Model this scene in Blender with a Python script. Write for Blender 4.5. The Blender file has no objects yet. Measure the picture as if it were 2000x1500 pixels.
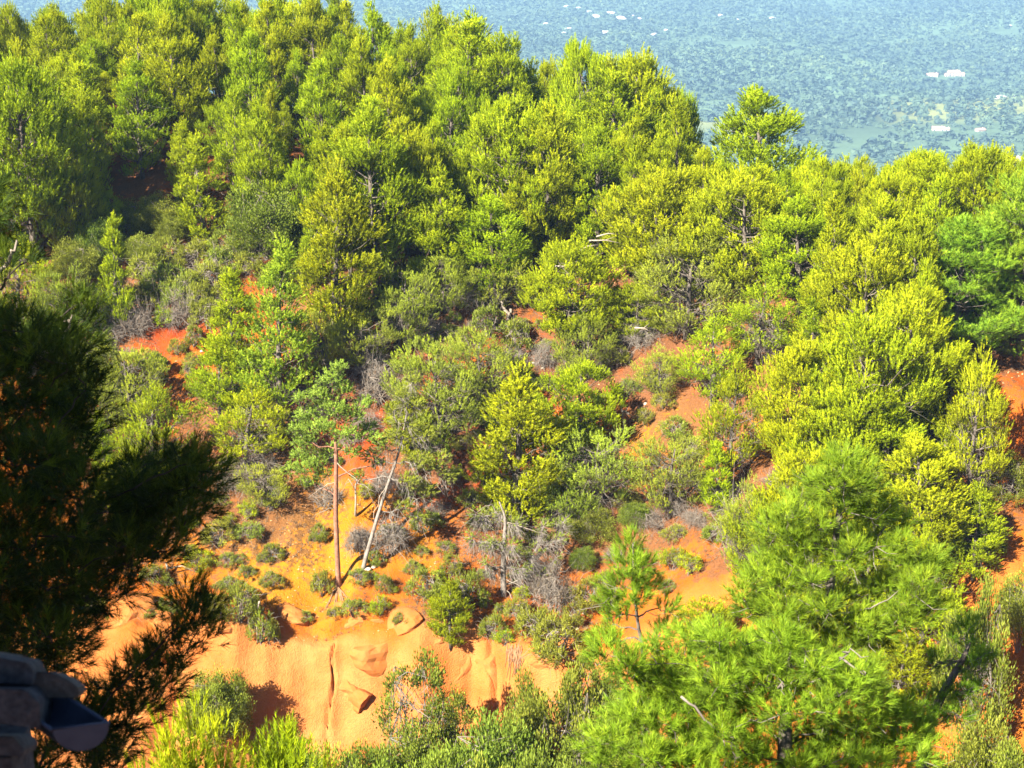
import bpy, math, random
import numpy as np
from mathutils import Vector, Matrix

# ------------------------------------------------------------------ camera, sky, sun, exposure
S = bpy.context.scene
C = S.collection
R = math.radians
F = 3172.0                    # focal length in photograph pixels (2000 wide)
PITCH = R(18.0)
cam = bpy.data.cameras.new('camera')
cam.sensor_width = 36.0
cam.lens = 36.0 * F / 2000.0
cam.clip_start = 0.1
cam.clip_end = 40000.0
cam.dof.use_dof = True
cam.dof.focus_distance = 88.0
cam.dof.aperture_fstop = 6.3
camo = bpy.data.objects.new('camera', cam)
camo.rotation_euler = (R(90) - PITCH, 0, 0)
C.objects.link(camo)
S.camera = camo

SUN_AZ, SUN_EL = 42.0, 37.0   # the sun stands behind the camera, to its left
svec = Vector((-math.sin(R(SUN_AZ)) * math.cos(R(SUN_EL)), -math.cos(R(SUN_AZ)) * math.cos(R(SUN_EL)), math.sin(R(SUN_EL))))
W = bpy.data.worlds.new('World')
S.world = W
W.use_nodes = True
wn = W.node_tree.nodes
sky = wn.new('ShaderNodeTexSky')
sky.sky_type = 'NISHITA'
sky.sun_disc = False
sky.sun_elevation = R(SUN_EL)
sky.sun_rotation = math.atan2(svec.x, svec.y)
sky.air_density = 0.65
sky.dust_density = 0.2
W.node_tree.links.new(sky.outputs[0], wn['Background'].inputs[0])
wn['Background'].inputs[1].default_value = 0.05
sl = bpy.data.lights.new('sun', 'SUN')
sl.energy = 5.0
sl.angle = R(0.5)
sl.color = (1.0, 0.93, 0.78)
so = bpy.data.objects.new('sun', sl)
so.rotation_euler = svec.to_track_quat('Z', 'Y').to_euler()
C.objects.link(so)
S.view_settings.view_transform = 'Standard'
S.view_settings.look = 'None'
S.view_settings.exposure = 1.95
S.cycles.max_bounces = 4
S.cycles.diffuse_bounces = 1
S.cycles.volume_bounces = 0
S.cycles.transmission_bounces = 3
S.view_settings.gamma = 1.0

# ------------------------------------------------------------------ small maths
rs = np.random.RandomState(7)
rnd = random.Random(11)
CP, SP = math.cos(PITCH), math.sin(PITCH)

def ray(px, py):
    a, b = (px - 1000.0) / F, -(py - 750.0) / F
    return np.array((a, CP + b * SP, -SP + b * CP))

def pt(px, py, Y):
    d = ray(px, py)
    return d * (Y / d[1])

def project(p):
    p = np.asarray(p, float)
    z = p[..., 1] * CP - p[..., 2] * SP
    u = p[..., 1] * SP + p[..., 2] * CP
    return 1000 + F * p[..., 0] / z, 750 - F * u / z

_perm = rs.rand(256, 256)
def vnoise(x, y):
    x = np.asarray(x, float); y = np.asarray(y, float)
    xi = np.floor(x).astype(int); yi = np.floor(y).astype(int)
    xf = x - xi; yf = y - yi
    u = xf * xf * (3 - 2 * xf); v = yf * yf * (3 - 2 * yf)
    g = lambda i, j: _perm[i & 255, j & 255]
    a = g(xi, yi) * (1 - u) + g(xi + 1, yi) * u
    b = g(xi, yi + 1) * (1 - u) + g(xi + 1, yi + 1) * u
    return (a * (1 - v) + b * v) * 2 - 1
def fbm(x, y, o=4):
    s = 0; a = 1.0
    for k in range(o):
        s = s + a * vnoise(x * 2 ** k + 17.3 * k, y * 2 ** k + 9.1 * k); a *= 0.5
    return s
def sstep(a, b, x):
    t = np.clip((x - a) / (b - a), 0, 1)
    return t * t * (3 - 2 * t)

# ------------------------------------------------------------------ the shape of the land
ctrl = []
for px in (-250, 150, 500, 850, 1200):
    for py, Y in ((1150, 74), (1000, 77.5), (800, 83.5), (650, 89), (500, 95.5)):
        ctrl.append(pt(px, py, Y))
for px in (1550, 1950, 2300):
    for py, Y in ((1150, 67), (1000, 71), (800, 78), (650, 83.5), (500, 90)):
        ctrl.append(pt(px, py, Y))
def gp(px, Y, z):
    d = ray(px, 400); k = Y / d[1]
    ctrl.append(np.array((d[0] * k, Y, z)))
for px, z1, z2 in ((-250, -19.5, -16.5), (100, -19.5, -16.8), (400, -19.8, -17), (700, -20.5, -18.3), (1000, -22.6, -21.6), (1300, -24.6, -24.6), (1600, -26.0, -26.6), (2000, -26.2, -27.5), (2300, -26.5, -28)):
    gp(px, 104 if px < 1500 else 98, z1)
    gp(px, 119 if px < 900 else 113, z2)
    gp(px, 140, z2 - 7)
    gp(px, 170, z2 - 22)
for x in (-45, -15, 15, 45):
    k = 4.0 if x < 0 else 1.0
    ctrl.append(np.array((x, 62, -38.0 + k)))
    ctrl.append(np.array((x, 52, -37.0 + k)))
    ctrl.append(np.array((x, 40, -31.0 + k)))
    ctrl.append(np.array((x, 26, -21.0)))
    ctrl.append(np.array((x, 12, -12.0)))
    ctrl.append(np.array((x, 3, -8.0)))
    ctrl.append(np.array((x, -20, -6.0)))
ctrl = np.array(ctrl)

def tps_fit(P, z, lam=3.0):
    n = len(P)
    d = np.linalg.norm(P[:, None] - P[None], axis=2)
    K = np.where(d > 0, d * d * np.log(d + 1e-9), 0) + lam * np.eye(n)
    Q = np.hstack([np.ones((n, 1)), P])
    A = np.block([[K, Q], [Q.T, np.zeros((3, 3))]])
    return np.linalg.solve(A, np.concatenate([z, np.zeros(3)]))
_P = ctrl[:, :2] / 10.0
_w = tps_fit(_P, ctrl[:, 2], 0.15)
def tps(x, y):
    x = np.asarray(x, float) / 10; y = np.asarray(y, float) / 10
    s = _w[-3] + _w[-2] * x + _w[-1] * y
    for i in range(len(_P)):
        r2 = (x - _P[i, 0]) ** 2 + (y - _P[i, 1]) ** 2
        s = s + _w[i] * 0.5 * r2 * np.log(r2 + 1e-12)
    return s

def cliff_line(x):
    return 70.9 + 1.2 * vnoise(x * 0.19 + .4, x * 0 + 3.3) + 0.55 * vnoise(x * 0.5, x * 0 + 7.7) + 0.16 * vnoise(x * 1.6, x * 0 + 1.7) - 1.6 * sstep(-4, 4, x)
CRACKS = ((-8.75, 0.055, 0.28), (-0.9, 0.3, 0.5), (-16.2, 0.35, 0.35))

def near_h(x, y):
    x = np.asarray(x, float); y = np.asarray(y, float)
    yc = cliff_line(x)
    for cx, w, d in CRACKS:
        wob = cx + 0.16 * np.sin(y * 2.1 + cx) + 0.10 * np.sin(y * 6.3)
        yc = yc + d * np.exp(-((x - wob) / w) ** 2)
    drop = 5.2 * (1 - 0.75 * sstep(1.5, 7, x)) * (1 + 0.12 * vnoise(x * 0.3, x * 0 + 9))
    t = np.clip((yc - y) / (2.1 + 0.7 * vnoise(x * 0.33, x * 0 + 20)), 0, 1)
    face = 0.22 * (1 - np.cos(t * math.pi)) + 0.56 * t           # rounded brow, steep face
    z = tps(x, y) - drop * face
    led = cliff_line(x) + 1.15 + 0.5 * vnoise(x * 0.6 + 11, x * 0) - 0.10 * np.abs(x + 8)
    z = z - 0.55 * sstep(0, 0.4, led - y) * (1 - sstep(1.5, 3.6, np.abs(x + 8)))
    z = z + (0.22 * vnoise(x * 0.7 + 3, z * 0.6) + 0.20 * vnoise(x * 0.4, z * 1.7) + 0.07 * vnoise(x * 1.8, z * 3.5)) * sstep(0.1, 0.5, t) * (1 - sstep(0.9, 1.0, t))
    mask = sstep(55, 66, y)
    # rills and hummocks on the bare ochre
    ridg = 1 - np.abs(vnoise(x * 0.42 + 0.25 * vnoise(x * 0.2, y * 0.2), y * 0.11 + 4.2))
    z = z + mask * (0.38 * fbm(x * 0.22, y * 0.22, 3) + 0.13 * fbm(x * 0.9 + 5, y * 0.9, 3) + 0.5 * (ridg - 0.6))
    z = z + 2.2 * np.exp(-(np.abs((x - 25.0) / 3.4) ** 3 + np.abs((y - 76.5) / 2.6) ** 3))    # ochre mound at the right
    return z

def far_h(x, y):
    r = np.sqrt(x * x + y * y)
    z = -330 + 20 * fbm(x / 900.0 + 3, y / 900.0, 3) + 3 * fbm(x / 170.0, y / 170.0 + 5, 3) + 150 * sstep(4800, 12000, r)
    return z

def H(x, y):
    x = np.asarray(x, float); y = np.asarray(y, float)
    a = near_h(np.clip(x, -90, 90), np.clip(y, -25, 170))
    out = np.maximum(np.maximum(np.abs(x) - 90, 0), np.maximum(y - 170, np.maximum(-25 - y, 0)))
    back = (y < -25) & (np.abs(x) < 1e9)
    t = sstep(0, 620, np.maximum(np.maximum(np.abs(x) - 90, 0), np.maximum(y - 170, 0)))
    return a * (1 - t) + far_h(x, y) * t

def ground(px, py, y0=40.0, y1=135.0):
    d = ray(px, py)
    ys = np.linspace(y0, y1, 700)
    p = d[None] / d[1] * ys[:, None]
    below = p[:, 2] < H(p[:, 0], p[:, 1])
    i = int(np.argmax(below)) if below.any() else 500
    y = ys[i]
    x = d[0] / d[1] * y
    return np.array((x, y, float(H(x, y))))

def far_ground(px, py):
    return ground(px, py, 900.0, 8000.0)

# ------------------------------------------------------------------ materials
def mat(name):
    m = bpy.data.materials.new(name); m.use_nodes = True
    nt = m.node_tree; b = nt.nodes['Principled BSDF']
    b.inputs['Roughness'].default_value = 0.9
    b.inputs['Specular IOR Level'].default_value = 0.15
    return m, nt, b
def node(nt, t, **kw):
    n = nt.nodes.new(t)
    for k, v in kw.items(): setattr(n, k, v)
    return n
def noise_node(nt, scale, detail=4, rough=0.55, coord='Object'):
    tc = node(nt, 'ShaderNodeTexCoord'); n = node(nt, 'ShaderNodeTexNoise')
    n.inputs['Scale'].default_value = scale; n.inputs['Detail'].default_value = detail; n.inputs['Roughness'].default_value = rough
    nt.links.new(tc.outputs[coord], n.inputs['Vector'])
    return n
def ramp(nt, src, stops):
    r = node(nt, 'ShaderNodeValToRGB')
    e = r.color_ramp.elements
    while len(e) < len(stops): e.new(0.5)
    for el, (p, c) in zip(e, stops):
        el.position = p; el.color = (*c, 1)
    nt.links.new(src, r.inputs[0])
    return r
def mixc(nt, fac, a, b, mode='MIX'):
    m = node(nt, 'ShaderNodeMix', data_type='RGBA', blend_type=mode)
    for s, v in ((0, fac), (6, a), (7, b)):
        if isinstance(v, (int, float)): m.inputs[s].default_value = v
        elif isinstance(v, tuple): m.inputs[s].default_value = (*v, 1)
        else: nt.links.new(v, m.inputs[s])
    return m.outputs[2]
def bump(nt, b, src, strength=0.4, dist=0.05):
    n = node(nt, 'ShaderNodeBump'); n.inputs['Strength'].default_value = strength; n.inputs['Distance'].default_value = dist
    nt.links.new(src, n.inputs['Height']); nt.links.new(n.outputs[0], b.inputs['Normal'])

def foliage(name, dark, mid, tip, var=0.045, transl=0.34, valvar=0.25):
    m, nt, b = mat(name)
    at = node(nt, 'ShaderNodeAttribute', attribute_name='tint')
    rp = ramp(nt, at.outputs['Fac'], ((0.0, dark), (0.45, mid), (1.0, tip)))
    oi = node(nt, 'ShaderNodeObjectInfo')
    hs = node(nt, 'ShaderNodeHueSaturation')
    mr = node(nt, 'ShaderNodeMapRange'); mr.inputs['To Min'].default_value = 0.5 - var * 0.35; mr.inputs['To Max'].default_value = 0.5 + var * 0.35
    mv = node(nt, 'ShaderNodeMapRange'); mv.inputs['To Min'].default_value = 1 - valvar * 0.6; mv.inputs['To Max'].default_value = 1 + valvar * 0.45
    wh = node(nt, 'ShaderNodeTexWhiteNoise', noise_dimensions='1D')
    nt.links.new(oi.outputs['Random'], mr.inputs[0]); nt.links.new(oi.outputs['Random'], wh.inputs['W'])
    nt.links.new(wh.outputs['Value'], mv.inputs[0])
    nt.links.new(rp.outputs[0], hs.inputs['Color']); nt.links.new(mr.outputs[0], hs.inputs['Hue']); nt.links.new(mv.outputs[0], hs.inputs['Value'])
    nt.links.new(hs.outputs[0], b.inputs['Base Color'])
    b.inputs['Roughness'].default_value = 0.6
    b.inputs['Specular IOR Level'].default_value = 0.2
    tr = node(nt, 'ShaderNodeBsdfTranslucent'); nt.links.new(hs.outputs[0], tr.inputs[0])
    mx = node(nt, 'ShaderNodeMixShader'); mx.inputs[0].default_value = transl
    nt.links.new(b.outputs[0], mx.inputs[1]); nt.links.new(tr.outputs[0], mx.inputs[2])
    nt.links.new(mx.outputs[0], nt.nodes['Material Output'].inputs[0])
    return m

M = {}
M['aleppo'] = foliage('aleppo_needles', (0.13, 0.155, 0.010), (0.33, 0.42, 0.008), (0.55, 0.61, 0.010))
M['sparse'] = foliage('greyish_needles', (0.19, 0.19, 0.07), (0.31, 0.37, 0.045), (0.46, 0.54, 0.03))
M['maritime'] = foliage('long_green_needles', (0.12, 0.17, 0.02), (0.23, 0.38, 0.02), (0.42, 0.55, 0.03), 0.05)
M['scots'] = foliage('blue_green_needles', (0.17, 0.23, 0.045), (0.33, 0.46, 0.06), (0.48, 0.60, 0.08), 0.03)
M['shade'] = foliage('shade_darkened_needles', (0.020, 0.038, 0.010), (0.045, 0.082, 0.010), (0.18, 0.25, 0.015), 0.0)  # near left pine: the house shade is put into its needle colour
M['oak'] = foliage('oak_leaves', (0.10, 0.12, 0.02), (0.18, 0.235, 0.02), (0.35, 0.41, 0.055), 0.06)
M['shrub'] = foliage('garrigue_leaves', (0.15, 0.15, 0.035), (0.25, 0.28, 0.03), (0.38, 0.42, 0.04), 0.07)
M['drygrass'] = foliage('dry_twigs', (0.16, 0.10, 0.06), (0.25, 0.18, 0.11), (0.38, 0.29, 0.17), 0.06)
M['farwood'] = foliage('far_wood_leaves', (0.065, 0.11, 0.085), (0.105, 0.165, 0.09), (0.22, 0.29, 0.10), 0.0, 0.15, 0.0)

def bark(name, a, b_, sc=6.0):
    m, nt, b = mat(name)
    n = noise_node(nt, sc, 6, 0.7)
    rp = ramp(nt, n.outputs['Fac'], ((0.3, a), (0.7, b_)))
    nt.links.new(rp.outputs[0], b.inputs['Base Color'])
    bump(nt, b, n.outputs['Fac'], 0.7, 0.03)
    return m
M['bark'] = bark('grey_pine_bark', (0.07, 0.055, 0.045), (0.20, 0.17, 0.14))
M['darkbark'] = bark('dark_bark', (0.03, 0.024, 0.02), (0.08, 0.065, 0.055))
M['redbark'] = bark('reddish_pine_bark', (0.13, 0.06, 0.04), (0.40, 0.20, 0.13), 5)
M['palebark'] = bark('pale_grey_bark', (0.12, 0.10, 0.085), (0.34, 0.30, 0.26), 5)
M['twig'] = bark('grey_twigs', (0.12, 0.10, 0.085), (0.28, 0.24, 0.20), 3)
M['dead'] = bark('bleached_dead_wood', (0.20, 0.16, 0.12), (0.42, 0.36, 0.29), 7)
M['root'] = bark('brown_roots', (0.16, 0.08, 0.04), (0.34, 0.19, 0.10), 7)

# ochre soil: the colour map (soil) is the pigment of each vein of ochre; litter lies on it
m, nt, b = mat('ochre_soil')
at = node(nt, 'ShaderNodeVertexColor', layer_name='soil')
n1 = noise_node(nt, 0.55, 6, 0.6); n2 = noise_node(nt, 3.0, 8, 0.68); n3 = noise_node(nt, 14.0, 4, 0.6)
lit = node(nt, 'ShaderNodeAttribute', attribute_name='litter')
c1 = mixc(nt, ramp(nt, n2.outputs['Fac'], ((0.30, (0, 0, 0)), (0.75, (1, 1, 1)))).outputs[0], at.outputs[0], mixc(nt, 1.0, at.outputs[0], (1.2, 1.28, 1.25), 'MULTIPLY'))
c2 = mixc(nt, ramp(nt, n1.outputs['Fac'], ((0.40, (0, 0, 0)), (0.66, (0.65, 0.65, 0.65)))).outputs[0], c1, mixc(nt, 1.0, c1, (1.0, 0.62, 0.42), 'MULTIPLY'))
lf = node(nt, 'ShaderNodeMath', operation='ADD'); nt.links.new(lit.outputs['Fac'], lf.inputs[0])
sc_ = node(nt, 'ShaderNodeMath', operation='MULTIPLY_ADD'); sc_.inputs[1].default_value = 2.6; sc_.inputs[2].default_value = -1.22
nt.links.new(n2.outputs['Fac'], sc_.inputs[0]); nt.links.new(sc_.outputs[0], lf.inputs[1])
lr = ramp(nt, lf.outputs[0], ((0.38, (0, 0, 0)), (0.70, (0.85, 0.85, 0.85))))
litc = ramp(nt, n3.outputs['Fac'], ((0.3, (0.075, 0.034, 0.017)), (0.7, (0.21, 0.10, 0.042))))
c3 = mixc(nt, lr.outputs[0], c2, litc.outputs[0])
nt.links.new(c3, b.inputs['Base Color'])
ad = node(nt, 'ShaderNodeMath', operation='ADD'); nt.links.new(n2.outputs['Fac'], ad.inputs[0]); nt.links.new(n3.outputs['Fac'], ad.inputs[1])
bump(nt, b, ad.outputs[0], 0.6, 0.14)
M['soil'] = m
m, nt, b = mat('garrigue_ground')
at = node(nt, 'ShaderNodeVertexColor', layer_name='soil')
n1 = noise_node(nt, 0.02, 8, 0.7)
c1 = mixc(nt, ramp(nt, n1.outputs['Fac'], ((0.35, (0, 0, 0)), (0.65, (1, 1, 1)))).outputs[0], at.outputs[0], mixc(nt, 1.0, at.outputs[0], (1.5, 1.5, 1.4), 'MULTIPLY'))
nt.links.new(c1, b.inputs['Base Color']); M['plain'] = m

def rocky(name, a, b_, sc=3.0, dist=0.04):
    m, nt, b = mat(name)
    n = noise_node(nt, sc, 8, 0.65)
    rp = ramp(nt, n.outputs['Fac'], ((0.28, a), (0.72, b_)))
    nt.links.new(rp.outputs[0], b.inputs['Base Color']); bump(nt, b, n.outputs['Fac'], 0.6, dist)
    return m
M['limestone'] = rocky('pale_limestone', (0.42, 0.34, 0.25), (0.72, 0.62, 0.48))
M['farstone'] = rocky('far_limestone', (0.55, 0.51, 0.47), (0.75, 0.72, 0.67), 0.05, 0.5)
M['ochrestone'] = rocky('ochre_stone', (0.34, 0.085, 0.020), (0.46, 0.16, 0.05), 1.6)
M['pebble'] = rocky('ochre_pebbles', (0.36, 0.17, 0.07), (0.50, 0.32, 0.17), 2.0)
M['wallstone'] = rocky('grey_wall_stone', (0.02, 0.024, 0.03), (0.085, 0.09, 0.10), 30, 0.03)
M['plaster'] = rocky('pale_render', (0.46, 0.36, 0.29), (0.58, 0.47, 0.38), 0.4)
M['rooftile'] = rocky('terracotta_roof', (0.42, 0.24, 0.17), (0.60, 0.38, 0.28), 0.8)
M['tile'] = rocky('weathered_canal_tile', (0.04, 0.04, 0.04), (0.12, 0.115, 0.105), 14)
m, nt, b = mat('zinc_gutter'); b.inputs['Base Color'].default_value = (0.17, 0.21, 0.27, 1); b.inputs['Metallic'].default_value = 0.3; b.inputs['Roughness'].default_value = 0.5
nz = noise_node(nt, 12, 5); nt.links.new(ramp(nt, nz.outputs['Fac'], ((0.3, (0.035, 0.05, 0.085)), (0.7, (0.06, 0.08, 0.12)))).outputs[0], b.inputs['Base Color']); M['zinc'] = m
m, nt, b = mat('dark_window'); b.inputs['Base Color'].default_value = (0.03, 0.035, 0.04, 1); b.inputs['Roughness'].default_value = 0.2; M['pane'] = m
m, nt, b = mat('painted_shutter'); b.inputs['Base Color'].default_value = (0.25, 0.30, 0.33, 1); M['shutter'] = m

# ------------------------------------------------------------------ mesh helpers
class MB:
    """collects vertices and faces (numpy chunks) for one mesh"""
    def __init__(s): s.v = []; s.f3 = []; s.f4 = []; s.n = 0; s.t = []; s.m3 = []; s.m4 = []
    def add(s, v, tris=None, quads=None, tint=0.5, mi=0):
        v = np.asarray(v, np.float32).reshape(-1, 3)
        if tris is not None:
            tris = np.asarray(tris, np.int64).reshape(-1, 3); s.f3.append(tris + s.n); s.m3.append(np.full(len(tris), mi))
        if quads is not None:
            quads = np.asarray(quads, np.int64).reshape(-1, 4); s.f4.append(quads + s.n); s.m4.append(np.full(len(quads), mi))
        s.v.append(v); s.n += len(v)
        t = np.asarray(tint, np.float32)
        s.t.append(np.broadcast_to(t, (len(v),)) if t.ndim == 0 else t)
    def mesh(s, name, mats, smooth=False):
        v = np.concatenate(s.v); me = bpy.data.meshes.new(name)
        f3 = np.concatenate(s.f3) if s.f3 else np.zeros((0, 3), np.int64)
        f4 = np.concatenate(s.f4) if s.f4 else np.zeros((0, 4), np.int64)
        me.vertices.add(len(v)); me.vertices.foreach_set('co', v.ravel())
        loops = np.concatenate([f3.ravel(), f4.ravel()]).astype(np.int32)
        me.loops.add(len(loops)); me.loops.foreach_set('vertex_index', loops)
        np_ = len(f3) + len(f4); me.polygons.add(np_)
        st = np.concatenate([np.arange(len(f3)) * 3, len(f3) * 3 + np.arange(len(f4)) * 4]).astype(np.int32)
        me.polygons.foreach_set('loop_start', st)
        mi = np.concatenate(s.m3 + s.m4).astype(np.int32) if np_ else np.zeros(0, np.int32)
        me.polygons.foreach_set('material_index', mi)
        me.polygons.foreach_set('use_smooth', np.full(np_, smooth))
        at = me.attributes.new('tint', 'FLOAT', 'POINT'); at.data.foreach_set('value', np.concatenate(s.t))
        for m in (mats if isinstance(mats, (list, tuple)) else [mats]): me.materials.append(m)
        me.update(calc_edges=True)
        return me

def norm(v): return v / np.maximum(np.linalg.norm(v, axis=-1, keepdims=True), 1e-9)

def needles(mb, P, A, K, L, Wd, spread=(0.3, 1.0), shoot=0.2, tint=None, rg=rs, mi=0, O=None):
    """K thin needles round every shoot (P start, A axis)"""
    n = len(P)
    if n == 0: return
    P = np.repeat(P, K, 0); A = np.repeat(norm(A), K, 0)
    N = n * K
    q = norm(np.cross(A, rg.normal(size=(N, 3))))
    th = rg.uniform(spread[0], spread[1], (N, 1))
    D = A * np.cos(th) + q * np.sin(th)
    st = P + A * rg.rand(N, 1) * shoot
    fo = rg.normal(size=(N, 3)) * 0.30 + (np.repeat(norm(O), K, 0) if O is not None else 0)
    side = norm(np.cross(D, fo)) * Wd * 0.5
    ln = L * rg.uniform(0.7, 1.15, (N, 1))
    V = np.stack([st - side, st + side, st + D * ln], 1).reshape(-1, 3)
    if tint is None: tint = rg.rand(n)
    T = np.repeat(np.clip(np.repeat(tint, K) + rg.normal(0, 0.08, N), 0, 1), 3)
    mb.add(V, tris=np.arange(N * 3).reshape(-1, 3), tint=T, mi=mi)

def leaves(mb, P, A, size, tint=None, rg=rs, mi=0, asp=0.55):
    n = len(P)
    D = norm(A); s = norm(np.cross(D, rg.normal(size=(n, 3)))); up = np.cross(D, s)
    L = size * rg.uniform(0.6, 1.25, (n, 1))
    V = np.stack([P, P + D * L * 0.5 + s * L * asp * 0.5 + up * L * 0.08, P + D * L, P + D * L * 0.5 - s * L * asp * 0.5 + up * L * 0.08], 1).reshape(-1, 3)
    if tint is None: tint = rg.rand(n)
    mb.add(V, quads=np.arange(n * 4).reshape(-1, 4), tint=np.repeat(tint, 4), mi=mi)

def tube(mb, pts, rad, sides=6, mi=0, cap=True, wob=0.0):
    pts = np.asarray(pts, float); n = len(pts)
    rad = np.broadcast_to(np.asarray(rad, float), (n,))
    T = norm(np.gradient(pts, axis=0))
    ref = np.array((0.31, 0.95, 0.05)) if abs(T[0, 2]) > 0.6 else np.array((0.05, 0.1, 1.0))
    u = norm(np.cross(T, ref)); v = np.cross(T, u)
    a = np.linspace(0, 2 * math.pi, sides, endpoint=False)
    ring = u[:, None] * np.cos(a)[None, :, None] + v[:, None] * np.sin(a)[None, :, None]
    rr = rad[:, None, None] * (1 + wob * rs.normal(size=(n, sides, 1)))
    V = (pts[:, None] + ring * rr).reshape(-1, 3)
    q = []
    for i in range(n - 1):
        for k in range(sides):
            k2 = (k + 1) % sides
            q.append((i * sides + k, i * sides + k2, (i + 1) * sides + k2, (i + 1) * sides + k))
    t = []
    if cap:
        V = np.vstack([V, pts[-1], pts[0]]); c = n * sides
        for k in range(sides):
            t.append(((n - 1) * sides + k, (n - 1) * sides + (k + 1) % sides, c))
            t.append(((k + 1) % sides, k, c + 1))
    mb.add(V, tris=t if t else None, quads=q, mi=mi)

def bend(p0, p1, n=5, sag=0.0, jit=0.05, rg=rs):
    t = np.linspace(0, 1, n)[:, None]
    p = p0 * (1 - t) + p1 * t
    L = np.linalg.norm(p1 - p0)
    p[:, 2] += (sag * L * 4 * t * (1 - t))[:, 0]
    j = rg.normal(0, jit * L, (n, 3)); j[0] = 0; j[-1] *= 0.3
    return p + j * np.sin(t * math.pi)

def link(name, data, parent=None, loc=None, rot=None, scale=None):
    o = bpy.data.objects.new(name, data); C.objects.link(o)
    if parent is not None: o.parent = parent
    if loc is not None: o.location = loc
    if rot is not None: o.rotation_euler = rot
    if scale is not None: o.scale = scale
    return o
def tag(o, label, cat, group=None):
    o['label'] = label; o['category'] = cat
    if group: o['group'] = group
    return o

# ------------------------------------------------------------------ tree prototypes (meshes shared by the copies)
def crown_dirs(n, rg): 
    d = norm(rg.normal(size=(n, 3))); return d

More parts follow.
